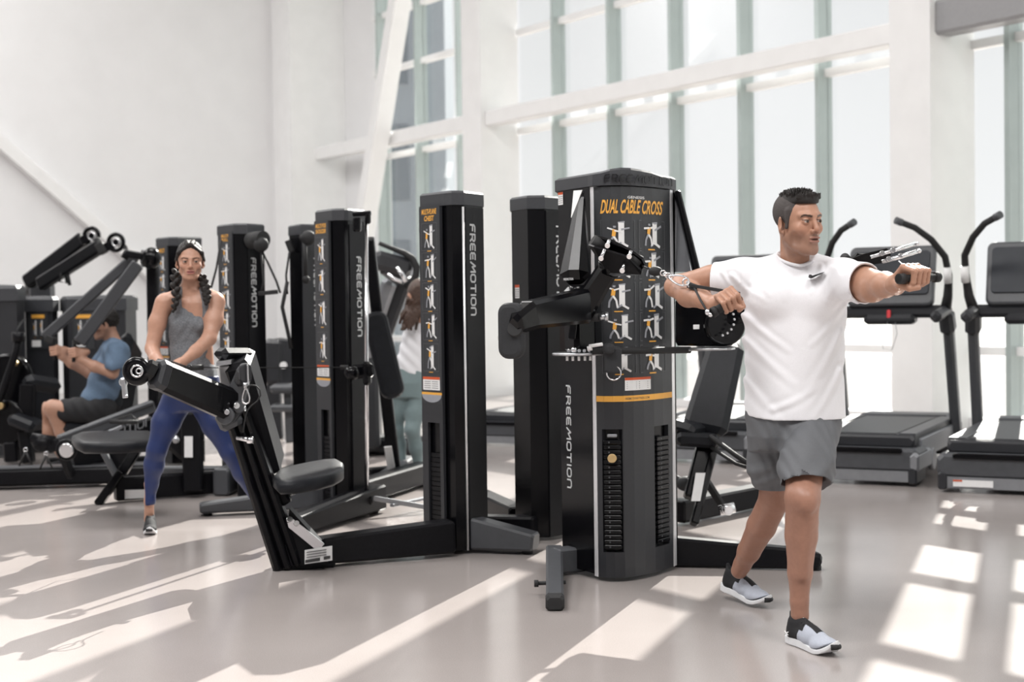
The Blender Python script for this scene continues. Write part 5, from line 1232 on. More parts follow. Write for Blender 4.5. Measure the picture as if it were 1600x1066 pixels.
# t-shirt
D0 = 5.64
def S(py, cx, a, b, dy=0.0):
    q = pp3(cx, py, D0 + dy); return (q[2], q[0], q[1], a, b)
F = Field(pp3(1085, 672, 5.2), pp3(1365, 385, 5.95) + [0, 0, .01], .0042)
F.loft([S(672, 1243, .196, .150), S(640, 1242, .197, .145), S(590, 1241, .196, .138), S(540, 1241, .198, .135), S(490, 1242, .203, .138), S(462, 1243, .205, .135), S(440, 1243, .205, .122), S(424, 1244, .185, .10), S(412, 1244, .145, .085), S(402, 1243, .105, .075), S(396, 1243, .080, .065)], 0)
F.chain([(pp3(1195, 432, 5.65), .075), (pp3(1160, 434, 5.66), .072), (pp3(1102, 440, 5.72), .074)], .04)
F.chain([(pp3(1290, 432, 5.6), .075), (pp3(1318, 438, 5.52), .078), (pp3(1358, 444, 5.30), .080)], .04)
F.ell(pp3(1205, 465, 5.54), (.08, .05, .07), .05); F.ell(pp3(1280, 465, 5.54), (.085, .055, .07), .05)
# folds
FL = []
for (x0, y0, x1, y1, am, wd) in ((1168, 492, 1232, 548, .007, .012), (1166, 528, 1240, 600, .006, .014), (1164, 585, 1215, 652, .006, .014), (1322, 478, 1268, 540, .006, .011), (1318, 520, 1262, 612, .006, .014), (1318, 580, 1272, 652, .006, .013), (1190, 416, 1200, 462, .006, .009), (1206, 410, 1226, 470, .004, .008), (1300, 420, 1290, 470, .006, .009), (1286, 414, 1268, 458, .004, .007), (1210, 640, 1285, 600, .004, .012), (1150, 430, 1196, 470, .005, .009), (1135, 424, 1170, 470, .004, .007), (1330, 430, 1304, 480, .006, .008)):
    a_, b_ = pp3(x0, y0, 5.5), pp3(x1, y1, 5.5); FL.append((a_[0], a_[2], b_[0], b_[2], am, wd))
def folds(x, y, z):
    o = .0014 * np.sin((x * 1.5 + z * .8) * 24 + 2.2 * np.sin(z * 9 + x * 5)) * np.clip((1.28 - z) / .25, 0, 1)
    for x0, z0, x1, z1, am, wd in FL:
        dx, dz = x1 - x0, z1 - z0; L = dx * dx + dz * dz; t = ((x - x0) * dx + (z - z0) * dz) / L; tc = np.clip(t, 0, 1)
        bend = .010 * np.sin(tc * PI); d = np.sqrt((x - x0 - tc * dx) ** 2 + (z - z0 - tc * dz + bend) ** 2)
        w = np.exp(-(d / wd) ** 2) - .6 * np.exp(-((d - 1.8 * wd) / wd) ** 2); o = o + am * w * (1 - .8 * tc)
    return o * (y < 5.72)
F.warp(folds)
# openings
axR = pp3(1102, 440, 5.72) - pp3(1168, 434, 5.66); F.cut(pp3(1115, 440, 5.71), axR + A3((0, 0, .018)), .003, (pp3(1080, 440, 5.72), .135))
axL = pp3(1350, 443, 5.33) - pp3(1318, 438, 5.52); cL = pp3(1352, 443, 5.35); axn = axL / np.linalg.norm(axL) + A3((.25, 0, 0)); F.cut(cL, axn, .003, (cL + axn / np.linalg.norm(axn) * .11, .125))
F.cap(pp3(1125, 440, 5.70), pp3(1090, 442, 5.74), .064, .068, .003, 's'); F.cap(pp3(1338, 441, 5.42), pp3(1366, 445, 5.26), .068, .073, .003, 's')
hem = pp3(1242, 655, D0); F.cut(hem, (-.10, 0.05, -1), .004)
F.loft([(S(680, 1242, .19, .14)), (S(640, 1242, .188, .135))], .003, 's')
# neck opening
F.ell(pp3(1244, 392, 5.57), (.078, .085, .052), .004, 's')
v, f = F.mesh(); tee = sculpt('t_shirt', (smooth(v, f, 1), f), 'tee', man)
mb = MB(); c_ = pp3(1244, 397, 5.61); pts = []
for i in range(40):
    a = 2 * PI * i / 40; x = .076 * math.cos(a); y = .072 * math.sin(a); pts.append(c_ + A3((x, y, -.018 + .030 * math.sin(a) + .010 * abs(math.cos(a)))))
mb.tube(pts, .0062, 8, closed=True); part(mb, 'collar', 'tee', tee)
# small dark tick emblem on the chest
mb = MB(); n_ = V(0, -1, 0); tk = [(1267, 429), (1266, 433), (1269, 435), (1275, 432), (1289, 425), (1275, 429.5), (1270, 431)]
mb.prism([P(x, y, 5.468) for x, y in tk], V(0, .035, 0)); part(mb, 'chest_emblem', 'shoe_black', tee, 'small dark tick emblem')
# shorts
F = Field(pp3(1140, 800, 5.15), pp3(1330, 620, 6.0) + [0, 0, 0], .0042)
F.loft([S(700, 1238, .150, .115), S(680, 1238, .178, .128), S(655, 1238, .184, .130), S(630, 1238, .180, .125)], 0)
F.chain([(pp3(1272, 668, 5.61), .098), (pp3(1260, 728, 5.44), .102), (pp3(1255, 768, 5.345), .088)], .04)
F.chain([(pp3(1210, 672, 5.68), .100), (pp3(1207, 725, 5.72), .095), (pp3(1213, 785, 5.79), .074)], .04)
F.warp(lambda x, y, z: .0028 * np.sin((x * .9 - z * 1.1) * 55 + 3 * np.sin(z * 16)) + .0018 * np.sin((x * 1.5 + z * .8) * 80 + 2 * np.sin(x * 31)))
hc_ = pp3(1255, 748, 5.38); hn_ = A3((.0, -.32, -.85)); F.cut(hc_, hn_ + A3((.22, 0, 0)), .003, (hc_ + hn_ / np.linalg.norm(hn_) * .13, .15))
hc2 = pp3(1212, 772, 5.80); hn2 = A3((.10, .25, -.95)); F.cut(hc2, hn2, .003, (hc2 + hn2 / np.linalg.norm(hn2) * .11, .13))
F.cap(pp3(1256, 752, 5.38), pp3(1252, 785, 5.31), .082, .080, .003, 's'); F.cap(pp3(1211, 765, 5.78), pp3(1214, 800, 5.82), .068, .064, .003, 's')
v, f = F.mesh(); sh_ = sculpt('shorts', (smooth(v, f, 1), f), 'shorts', man)
# shoes
s1, fr1 = shoe(man, A3(G(1233, 1003)) + [0, 0, .0], A3(G(1309, 1030)), lab=None)
hz = pp3(1130, 921, 6.26); s2, fr2 = shoe(man, hz, A3(G(1202, 953)) + [0, 0, .0])
for (R, o, sc), lbl in ((fr1, 0),):
    mb = MB()
    def q(x, y, z): return Vector(o + R @ A3((x, y, z)) * sc)
    for pts in (((.030, -.040, .052), (.040, -.041, .046), (.052, -.041, .052)), ((.030, -.041, .040), (.040, -.041, .047), (.052, -.041, .040))): mb.tube([q(*p) for p in pts], .0022, 6)
    mb.tube([q(.088, -.006, .113), q(.094, 0, .110), q(.088, .006, .113)], .0018, 6); mb.tube([q(.102, -.006, .106), q(.096, 0, .109), q(.102, .006, .106)], .0018, 6)
    part(mb, 'shoe_emblem', 'white', s1)
# ================================================================== WOMAN IN BLUE LEGGINGS
wm = thing('person', 'woman in grey tank top and blue leggings with two dark braids, pulling a cable', 'person', G(300, 835))
SKW = (.46, .255, .18)
WR = rot(math.radians(14), math.radians(3), 0); WO = pp3(297, 408, 8.35)
F = Field(WO - [.12, .14, .20], WO + [.12, .15, .14], .003); head(F, WR, WO, .98, female=True, neck=True, openm=.0018, neck_r=.046)
h1 = F.mesh(); hcw = head_colour(local(h1[0], WR, WO, .98), SKW, (.36, .12, .11), (.03, .016, .012), female=True)
F = Field((WO[0] - .42, 7.9, pp3(297, 612, 8.4)[2] - .03), (WO[0] + .36, 8.62, WO[2] - .09), .0045)
nk = pp3(299, 452, 8.40); F.cap(WO + WR @ A3((0, .03, -.08)), nk, .048, .052, k=.03)
F.chain([(pp3(262, 472, 8.40), .050), (nk + A3((0, .02, .0)), .045), (pp3(333, 470, 8.40), .050)], .04)
F.loft([(pp3(0, 520, 8.4)[2], pp3(296, 0, 8.4)[0], 8.42, .115, .085), (pp3(0, 478, 8.4)[2], pp3(297, 0, 8.4)[0], 8.41, .13, .085), (pp3(0, 460, 8.4)[2], pp3(298, 0, 8.4)[0], 8.42, .09, .06)], .03)
F.cap(pp3(268, 466, 8.35), pp3(292, 470, 8.345), .008, k=.02); F.cap(pp3(303, 470, 8.345), pp3(328, 464, 8.36), .008, k=.02)
def wp3(a): return pp3(*a)
F.chain([(pp3(256, 474, 8.38), .054), (pp3(246, 505, 8.36), .048), (pp3(238, 543, 8.32), .040)], .03); F.chain([(pp3(238, 546, 8.31), .041), (pp3(244, 562, 8.2), .036), (pp3(256, 573, 8.10), .025)], .02)
F.chain([(pp3(337, 472, 8.38), .056), (pp3(334, 500, 8.34), .050), (pp3(327, 528, 8.28), .041)], .03); F.chain([(pp3(326, 530, 8.27), .042), (pp3(306, 549, 8.2), .036), (pp3(284, 567, 8.10), .025)], .02)
hg = thing('strap_handle', 'black strap handle pulled low by the woman in blue leggings', 'cable handle', P(268, 578, 8.02))
for g, wrist, xd in ((pp3(272, 577, 8.03), pp3(284, 567, 8.10), (1, -.1, -.15)), (pp3(259, 577, 8.03), pp3(254, 570, 8.1), (-1, .1, .1))):
    X, Y = orth(xd, wrist - g); Zb = np.cross(X, Y); Zb = Zb if Zb[1] < 0 else -Zb; fist(F, X, Y, Zb, g, .82, r=.012); F.cap(wrist, g + Y * .065, .025, .022, k=.015)
b1 = F.mesh()
F = Field(pp3(222, 818, 8.45) - [0, .25, 0], pp3(345, 500, 8.6) + [0, .2, 0], .0055); F.loft([(pp3(300, 630, 8.42)[2], pp3(300, 0, 8.42)[0], 8.42, .10, .07), (pp3(300, 510, 8.42)[2], pp3(296, 0, 8.42)[0], 8.42, .09, .07)], 0)
F.chain([(pp3(276, 628, 8.42), .070), (pp3(259, 662, 8.40), .062), (pp3(245, 703, 8.38), .042), (pp3(240, 728, 8.41), .044), (pp3(235, 757, 8.43), .033), (pp3(233, 783, 8.43), .027), (pp3(233, 812, 8.46), .030)], .02); b2 = F.mesh()
v, f = join([h1, (smooth(b1[0], b1[1], 1), b1[1]), b2]); c_ = np.concatenate([hcw, np.tile(np.array(SKW), (len(b1[0]) + len(b2[0]), 1))]); sculpt('body', (v, f), 'skin', wm, c_)
mb = MB(); eyes(mb, WR, WO, .98); part(mb, 'eyes', ['eye_white', 'iris', 'pupil'], wm)
mb = MB(); mb.cyl(P(250, 577, 8.03), P(290, 577, 8.03), .012, n=14); part(mb, 'grip', 'rubber', hg)
mb = MB(); mb.tube([P(247, 562, 8.05), P(270, 566, 7.98), P(298, 576, 7.98)], .006, 8); mb.tube([P(290, 577, 8.0), P(298, 576, 7.98)], .006, 8); mb.cyl(P(297, 575, 7.98), P(318, 574, 8.0), .016, n=14); part(mb, 'strap', 'rubber', hg)
mb = MB(); mb.ring(P(296, 574, 7.97), (0, 1, 0), .012, .004, n=14, k=6); mb.tube([P(318, 574, 8.0), P(345, 575, 8.3), P(540, 574, 8.8)], .004, 6); part(mb, 'cable', 'rubber', hg)
# hair: drawn back from a centre parting into two braids
F = Field(WO - [.13, .13, .09], WO + [.13, .15, .15], .003); F.frame(WR, WO, .98)
F.ell((0, .022, .036), (.080, .098, .090), 0); F.ell((0, -.080, -.030), (.060, .070, .085), .012, 's'); F.ell((0, .03, -.125), (.10, .08, .11), .012, 's')
for sg in (-1, 1):
    F.cap((sg * .012, -.062, .090), (sg * .066, -.045, .048), .014, .013, k=.008); F.cap((sg * .066, -.045, .048), (sg * .076, .02, .0), .014, .015, k=.01); F.cap((sg * .020, -.02, .118), (sg * .01, -.060, .098), .012, .014, k=.01)
    F.ell((sg * .088, .005, -.022), (.016, .016, .028), .004, 's')
F.frame(); F.warp(lambda x, y, z: .0018 * np.sin(x * 330 + 3 * np.sin(z * 60)) * np.sin(z * 190 + 1)); v, f = F.mesh(); sculpt('hair', (v, f), 'hair', wm)
for nm, pts in (('left', [(275, 424, 8.40, .020), (273, 437, 8.36, .024), (274, 452, 8.31, .024), (276, 466, 8.29, .022), (273, 478, 8.27, .018), (271, 487, 8.28, .010)]), ('right', [(315, 430, 8.40, .020), (318, 441, 8.36, .024), (322, 454, 8.31, .025), (323, 466, 8.29, .022), (323, 475, 8.28, .013)])):
    P0 = [(pp3(*q[:3]), q[3]) for q in pts]; lo = np.min([p for p, _ in P0], 0) - .05; hi = np.max([p for p, _ in P0], 0) + .05; F = Field(lo, hi, .0028); N = 13
    L = np.linspace(0, len(P0) - 1.001, N)
    for i, t in enumerate(L):
        a = int(t); u = t - a; p = P0[a][0] * (1 - u) + P0[a + 1][0] * u; r = P0[a][1] * (1 - u) + P0[a + 1][1] * u
        dx = r * .42 * (1 if i % 2 else -1); Q = np.array(Matrix.Rotation(.7 * (1 if i % 2 else -1), 3, 'Y')); F.ell(p + A3((dx, 0, 0)), (r * .70, r * .8, r * 1.05), .003, R=Q)
    v, f = F.mesh(); sculpt('braid', (v, f), 'hair', wm)
# tank top
def SW(py, cx, a, b, d=8.42): q = pp3(cx, py, d); return (q[2], q[0], q[1], a, b)
F = Field(pp3(250, 612, 8.15), pp3(350, 446, 8.7) + [0, 0, .02], .0042)
F.loft([SW(606, 305, .148, .105), SW(585, 303, .140, .10), SW(560, 299, .122, .095), SW(535, 296, .118, .092), SW(508, 294, .124, .098), SW(488, 295, .128, .095), SW(470, 297, .112, .080), SW(460, 298, .085, .07), SW(450, 299, .08, .06)], 0)
F.ell(pp3(282, 508, 8.345), (.052, .04, .048), .03); F.ell(pp3(310, 508, 8.345), (.052, .04, .048), .03)
F.ell(pp3(296, 452, 8.30), (.068, .16, .125), .004, 's'); F.ell(pp3(256, 478, 8.40), (.062, .2, .085), .004, 's'); F.ell(pp3(341, 476, 8.40), (.070, .2, .10), .004, 's')
F.warp(lambda x, y, z: .0022 * np.sin((z * 1.2 + x * .7) * 52 + 2 * np.sin(x * 21)) + .0012 * np.sin((x * 1.4 - z) * 80)); F.cut(pp3(302, 598, 8.4), (.08, 0, -1), .003)
for st in (((275, 496, 8.335), (277, 478, 8.325), (279, 463, 8.335), (282, 452, 8.37)), ((321, 494, 8.335), (321, 478, 8.325), (319, 463, 8.335), (315, 452, 8.37))):
    F.chain([(wp3(q), .017) for q in st], .012)
v, f = F.mesh(); sculpt('tank_top', (smooth(v, f, 1), f), 'tank', wm)
# leggings
F = Field(A3((pp3(215, 600, 8.3)[0], 8.15, .12)), A3((pp3(432, 600, 8.5)[0], 8.75, pp3(300, 585, 8.4)[2])), .0048)
F.loft([SW(640, 302, .140, .105), SW(620, 303, .158, .118), SW(600, 305, .145, .108), SW(588, 305, .138, .10)], 0)
F.chain([(pp3(276, 628, 8.42), .092), (pp3(259, 662, 8.40), .080), (pp3(245, 703, 8.38), .056)], .03); F.chain([(pp3(245, 703, 8.38), .056), (pp3(240, 728, 8.41), .058), (pp3(235, 757, 8.43), .043), (pp3(233, 783, 8.43), .032), (pp3(233, 793, 8.44), .032)], .025)
F.chain([(pp3(318, 626, 8.42), .092), (pp3(337, 663, 8.40), .080), (pp3(360, 706, 8.40), .057), (pp3(380, 738, 8.45), .058), (pp3(405, 785, 8.5), .036), (pp3(412, 798, 8.52), .034)], .03)
F.cut(pp3(234, 787, 8.44), (0, 0, -1), .003, (pp3(234, 787, 8.44) - A3((0, 0, .10)), .10))
v, f = F.mesh(); sculpt('leggings', (smooth(v, f, 1), f), 'legging', wm)
hz = A3(G(236, 828)); shoe(wm, hz, A3(G(231, 846)), upper='shoe_black', length=.25, h=.003)
hz = A3(G(410, 818)); shoe(wm, hz, hz + A3((.12, -.12, 0)), upper='shoe_black', length=.25, h=.004, laces=False)

# ================================================================== SEATED MAN
sm = thing('person', 'seated man in slate blue t-shirt and black shorts gripping two press arms', 'person', G(150, 725))
SKM = (.42, .235, .165); DM = 11.4
MR = rot(math.radians(-72), math.radians(8), 0); MO = pp3(163, 507, DM)
F = Field(MO - [.15, .13, .24], MO + [.18, .14, .14], .0042); head(F, MR, MO, 1.0, neck=False, openm=.002); F.cap(MO + MR @ A3((0, .03, -.06)), pp3(178, 536, DM), .055, .062, k=.03)
h1 = F.mesh(); hcm = head_colour(local(h1[0], MR, MO, 1.0), SKM, (.3, .13, .1), (.03, .02, .015), stubble=(.12, .07, .05))
F = Field(pp3(62, 720, DM) - [0, .5, .05], pp3(200, 530, DM) + [.05, .3, 0], .0058)
F.chain([(pp3(185, 552, DM - .22), .055), (pp3(176, 583, DM - .26), .043), (pp3(148, 573, DM - .28), .042), (pp3(124, 560, DM - .28), .030)], .025)
F.chain([(pp3(165, 555, DM + .2), .055), (pp3(140, 583, DM + .2), .043), (pp3(112, 568, DM + .12), .038), (pp3(96, 556, DM + .08), .030)], .025)
for g, wrist in ((pp3(115, 552, DM - .29), pp3(126, 561, DM - .28)), (pp3(85, 549, DM + .06), pp3(97, 557, DM + .08))):
    X, Y = orth((-.1, .1, 1), wrist - g); Zb = np.cross(X, Y); Zb = Zb if Zb[1] < 0 else -Zb; fist(F, X, Y, Zb, g, 1.0, r=.014); F.cap(wrist, g + Y * .08, .03, .026, k=.02)
F.chain([(pp3(140, 643, DM - .14), .085), (pp3(82, 638, DM - .16), .062), (pp3(98, 675, DM - .12), .058), (pp3(118, 712, DM - .1), .038)], .03)
F.chain([(pp3(140, 643, DM + .14), .085), (pp3(52, 640, DM + .12), .062), (pp3(74, 675, DM + .12), .058), (pp3(98, 712, DM + .12), .038)], .03)
b1 = F.mesh(); v, f = join([h1, b1]); sculpt('body', (v, f), 'skin', sm, np.concatenate([hcm, np.tile(np.array(SKM), (len(b1[0]), 1))]))
F = Field(MO - [.13, .13, .08], MO + [.15, .14, .16], .004); F.frame(MR, MO); F.ell((0, .022, .040), (.082, .102, .094), 0); F.ell((0, -.082, -.030), (.075, .075, .088), .012, 's'); F.ell((0, .02, -.12), (.1, .085, .10), .012, 's')
for sg in (-1, 1): F.ell((sg * .085, .004, -.022), (.02, .018, .030), .004, 's')
F.frame(); F.warp(lambda x, y, z: .003 * np.sin(x * 140) * np.sin(z * 150 + 2 * np.sin(y * 90))); v, f = F.mesh(); sculpt('hair', (v, f), 'hair', sm)
def rotloft(F, pts, k=.04): F.chain(pts, k)
F = Field(pp3(100, 668, DM) - [0, .35, 0], pp3(208, 520, DM) + [.03, .35, 0], .0058)
for dd in (-.09, 0, .09): F.chain([(pp3(181, 553, DM + dd), .105), (pp3(168, 590, DM + dd), .115), (pp3(150, 632, DM + dd), .125)], .06)
F.chain([(pp3(184, 551, DM - .20), .094), (pp3(179, 572, DM - .26), .082)], .04); F.chain([(pp3(170, 551, DM + .19), .083), (pp3(156, 570, DM + .22), .074)], .04)
F.cap(pp3(176, 540, DM), pp3(180, 545, DM), .075, k=.04); F.cut(pp3(178, 574, DM - .26), A3(pp3(180, 590, DM - .3)) - A3(pp3(184, 560, DM - .2)), .003, (pp3(178, 590, DM - .27), .09))
F.warp(lambda x, y, z: .004 * np.sin((z * 1.3 + x) * 34 + 2 * np.sin(x * 14))); F.cut(pp3(145, 642, DM), (.1, 0, -1), .004)
v, f = F.mesh(); sculpt('t_shirt', (smooth(v, f, 1), f), 'tee_blue', sm)
F = Field(pp3(80, 680, DM) - [0, .35, 0], pp3(185, 615, DM) + [.03, .35, .02], .0058)
for dd in (-.13, .13): F.chain([(pp3(154, 640, DM + dd), .120), (pp3(100 if dd < 0 else 90, 642, DM + dd), .092)], .05)
F.cap(pp3(156, 640, DM - .1), pp3(156, 640, DM + .1), .125, k=.04)
F.warp(lambda x, y, z: .003 * np.sin((x * 1.4 + z) * 50)); F.cut(pp3(96, 640, DM - .1), (-1, 0, .1), .003); v, f = F.mesh(); sculpt('shorts', (smooth(v, f, 1), f), 'cloth_black', sm)
for dd, px in ((-.1, 118), (.12, 98)):
    a = A3(XY(px + 8, DM + dd)); shoe(sm, a, a + A3((-.2, -.02, 0)), upper='shoe_black', h=.005, laces=False)

# ================================================================== WOMAN SEEN FROM BEHIND
bw = thing('person', 'woman in white tank top and sage leggings seen from behind, curly brown hair', 'person', G(650, 745))
DB = 11.1; SKB = (.50, .29, .21)
BR_ = rot(math.radians(150), math.radians(-25), 0); BO = pp3(656, 465, DB - .08)
F = Field(BO - [.14, .16, .2], BO + [.14, .16, .15], .0045); head(F, BR_, BO, .97, female=True, openm=.0015, neck_r=.046); h1 = F.mesh()
F = Field(pp3(600, 760, DB) - [0, .3, -.02], pp3(720, 480, DB) + [0, .3, .03], .0055)
F.chain([(pp3(640, 494, DB), .055), (pp3(656, 490, DB), .055), (pp3(676, 494, DB), .055)], .04); F.chain([(pp3(682, 498, DB), .05), (pp3(700, 515, DB + .2), .038), (pp3(706, 490, DB + .4), .026)], .02)
F.chain([(pp3(650, 492, DB - .02), .058), (pp3(655, 500, DB + .12), .040), (pp3(664, 478, DB + .3), .028)], .02)
F.cap(pp3(630, 722, DB), pp3(631, 741, DB), .03); F.cap(pp3(654, 728, DB), pp3(655, 743, DB), .03)
b1 = F.mesh(); v, f = join([h1, b1]); sculpt('body', (v, f), 'skin', bw, np.tile(np.array(SKB), (len(v), 1)))
F = Field(pp3(600, 528, DB) - [0, .2, 0], pp3(700, 430, DB) + [0, .15, .02], .0055); rn = random.Random(9)
F.ell(BO + A3((0, -.01, .03)), (.098, .12, .118), 0)
for i in range(26):
    a = rn.uniform(-.07, .05); p = BO + A3((a, -.05 + rn.uniform(-.03, .04), rn.uniform(-.03, .06))); pts = []
    for k in range(6): pts.append((p + A3((-.018 * k + .012 * math.sin(k * 2.1 + i), .0 - .006 * k + .014 * math.cos(k * 2.3 + i), -.045 * k)), .020 - .002 * k))
    F.chain(pts, .004)
v, f = F.mesh(); sculpt('hair', (v, f), 'hair_brown', bw)
def SB(py, cx, a, b): q = pp3(cx, py, DB); return (q[2], q[0], q[1], a, b)
F = Field(pp3(605, 600, DB) - [0, .25, 0], pp3(700, 480, DB) + [0, .25, 0], .0052); F.loft([SB(592, 640, .135, .11), SB(575, 641, .128, .105), SB(545, 646, .108, .095), (SB(515, 653, .112, .095)), SB(498, 657, .095, .075), SB(488, 657, .075, .06)], 0); F.ell(pp3(640, 490, DB - .05), (.055, .12, .075), .01, 's')
F.warp(lambda x, y, z: .003 * np.sin((z + x) * 60)); F.cut(pp3(640, 583, DB), (-.15, 0, -1), .003); v, f = F.mesh(); sculpt('tank_top', (smooth(v, f, 1), f), 'tee', bw)
F = Field(pp3(600, 735, DB) - [0, .3, 0], pp3(690, 570, DB) + [0, .3, 0], .0055); F.loft([SB(620, 640, .14, .12), SB(598, 640, .15, .125), SB(575, 640, .125, .10)], 0)
F.chain([(pp3(625, 615, DB), .085), (pp3(619, 645, DB), .074), (pp3(620, 672, DB), .052), (pp3(624, 695, DB + .03), .050), (pp3(629, 728, DB), .032)], .03); F.chain([(pp3(652, 615, DB), .09), (pp3(648, 645, DB - .05), .078), (pp3(644, 672, DB - .1), .055), (pp3(650, 700, DB - .05), .052), (pp3(655, 733, DB), .032)], .03)
v, f = F.mesh(); sculpt('leggings', (smooth(v, f, 1), f), 'legging_green', bw)
for px, py in ((626, 745), (651, 748)):
    a = A3(G(px, py)); shoe(bw, a, a + A3((.19, -.07, 0)), upper='shoe_black', length=.25, h=.005, laces=False)
# ================================================================== LEFT SIDE MACHINES
def cabinet(label, pts, H, poster=None, posterpx=None):
    pp = [XY(*q) for q in pts]; t = thing('weight_machine', label, 'gym machine', sum(pp, Vector()) / len(pp))
    mb = MB(); mb.prism([p + UP * .02 for p in pp], UP * (H - .08)); part(mb, 'housing', 'panel', t); part(cap_mb(pp, H - .14, H, .02, over=.02, bev=.03), 'top_cap', 'cap', t)
    if poster is not None:
        a, b = pp[poster], pp[poster + 1]; d = (b - a).normalized(); n = Vector((d.y, -d.x, 0)); w = (b - a).length; dep = (pts[poster][1] + pts[poster + 1][1]) / 2
        x0, x1, y0, y1 = posterpx; za, zb = P(x0, y1, dep).z, P(x0, y0, dep).z; px0, px1 = pts[poster][0], pts[poster + 1][0]; u0, u1 = (x0 - px0) / (px1 - px0) * w, (x1 - px0) / (px1 - px0) * w
        mb = MB(); mb.prism([a + d * (u0 - .03) + UP * (za - .08), a + d * (u1 + .03) + UP * (za - .08), a + d * (u1 + .03) + UP * (zb + .05), a + d * (u0 - .03) + UP * (zb + .05)], n * .008); po = part(mb, 'poster_panel', 'poster', t)
        for i in range(2): mb = MB(); fig(mb, a + d * (u0 + (u1 - u0) * .52 * i) + UP * (za + .03) + n * .008, d, UP, (u1 - u0) * .46, (zb - za) * .8, i, random.Random(i)); part(mb, 'exercise_picture', FIGM, po)
        mb = MB(); mb.prism([a + d * u0 + n * .009 + UP * (zb - .01), a + d * u1 + n * .009 + UP * (zb - .01), a + d * u1 + n * .009 + UP * (zb + .025), a + d * u0 + n * .009 + UP * (zb + .025)], n * .002); part(mb, 'title_band', 'orange', po)
        mb = MB(); mb.prism([a + d * u0 + n * .009 + UP * (za - .06), a + d * (u0 + .09) + n * .009 + UP * (za - .06), a + d * (u0 + .09) + n * .009 + UP * (za + .0), a + d * u0 + n * .009 + UP * (za + .0)], n * .002); part(mb, 'warning_label', 'white', po)
    return t
c1 = cabinet('dark weight machine cabinet cut off by the left edge of the frame', [(-40, 13.0), (-20, 12.8), (26, 12.8), (38, 12.95), (30, 13.3), (-35, 13.3)], 1.56)
c2 = cabinet('dark weight machine cabinet carrying the two raised arms, near the left edge', [(42, 14.2), (50, 14.05), (78, 14.05), (84, 14.2), (82, 14.5), (44, 14.5)], 1.60)
c3 = cabinet('grey weight machine cabinet with small poster, left of the seated man', [(31, 13.5), (40, 13.3), (82, 13.25), (90, 13.4), (88, 13.8), (35, 13.8)], 1.46, 1, (50, 70, 496, 532))
c4 = cabinet('wide grey weight machine cabinet directly behind the seated man', [(97, 13.5), (106, 13.25), (196, 13.15), (213, 13.4), (210, 13.85), (100, 13.85)], 1.46, 1, (119, 143, 496, 532))
mb = MB(); mb.cyl(P(62, 460, 14.2), P(62, 444, 14.2), .14, n=24); part(mb, 'arm_turret', 'tread_dark', c2)
for a, b, w in (((42, 442, 13.9), (132, 373, 13.6), .11), ((62, 445, 13.6), (158, 384, 13.2), .10)):
    mb = MB(); mb.beam(P(*a), P(*b), w, w * 1.3, bev=.02); part(mb, 'raised_arm', 'black', c2)
for x, y, d in ((143, 369, 13.5), (181, 379, 13.2)):
    mb = MB(); mb.ring(P(x, y, d), (.2, 1, 0), .075, .02, n=24); mb.disc(P(x, y, d), (.2, 1, 0), .045, .03); mb.beam(P(x - 16, y + 8, d), P(x - 4, y + 3, d), .05, .08); part(mb, 'pulley_housing', 'gloss', c2)
    mb = MB(); mb.ring(P(x, y, d - .04), (.2, 1, 0), .035, .008, n=20); part(mb, 'pulley_rim', 'chrome', c2)
mb = MB(); mb.tube([P(195, 385, 13.2), P(199, 396, 13.1), P(198, 404, 13.1)], .02, 8); mb.ball(P(152, 377, 13.3), .04); mb.beam(P(154, 380, 13.2), P(163, 396, 13.2), .10, .08); part(mb, 'arm_joint', 'rubber', c2)
mb = MB(); mb.tube([P(98, 418, 13.4), P(93, 440, 13.4), P(104, 443, 13.4), P(101, 418, 13.4)], .012, 8); mb.tube([P(106, 426, 13.4), P(109, 446, 13.4)], .016, 8); part(mb, 'hanging_handle', 'rubber', c2)
# the press machine of the seated man
pm = thing('press_machine', 'black press machine with two long arms gripped by the seated man', 'gym machine', G(215, 720))
mb = MB(); mb.beam(XY(238, 11.6) + UP * .03, P(238, 405, 11.6), .085, .085, bev=.01); part(mb, 'upright', 'black', pm)
mb = MB(); mb.cyl(P(222, 404, 11.45), P(243, 404, 11.5), .07, n=24); mb.ball(P(236, 404, 11.4), .082, sc=(1, .8, 1.1)); part(mb, 'hub', 'gloss', pm)
for a, b, nm in (((212, 400, 11.55), (70, 527, 11.45), .07), ((216, 412, 11.2), (124, 536, 11.1), .085)):
    mb = MB(); mb.beam(P(*a), P(*b), nm, nm * 1.2, bev=.012); part(mb, 'press_arm', 'cap', pm)
mb = MB(); mb.beam(P(196, 396, 11.4), P(230, 402, 11.4), .06, .06, bev=.01); mb.tube([P(200, 392, 11.4), P(194, 404, 11.4)], .03, 10); part(mb, 'arm_yoke', 'black', pm)
mb = MB(); mb.cyl(P(84, 532, 11.45), P(86, 562, 11.46), .014, n=12); mb.beam(P(72, 528, 11.45), P(86, 533, 11.45), .07, .06); part(mb, 'left_grip', 'rubber', pm)
mb = MB(); mb.cyl(P(116, 532, 11.12), P(115, 566, 11.11), .014, n=12); mb.beam(P(116, 532, 11.12), P(126, 534, 11.12), .07, .06); part(mb, 'right_grip', 'rubber', pm)
mb = MB(); mb.beam(P(184, 652, 11.5), P(206, 532, 11.75), .12, .42, up=V(0, -1, 0), bev=.05); part(mb, 'backrest', 'vinyl', pm)
mb = MB(); mb.beam(P(105, 668, 11.4), P(192, 668, 11.45), .40, .10, up=UP, bev=.03); part(mb, 'seat', 'vinyl', pm)
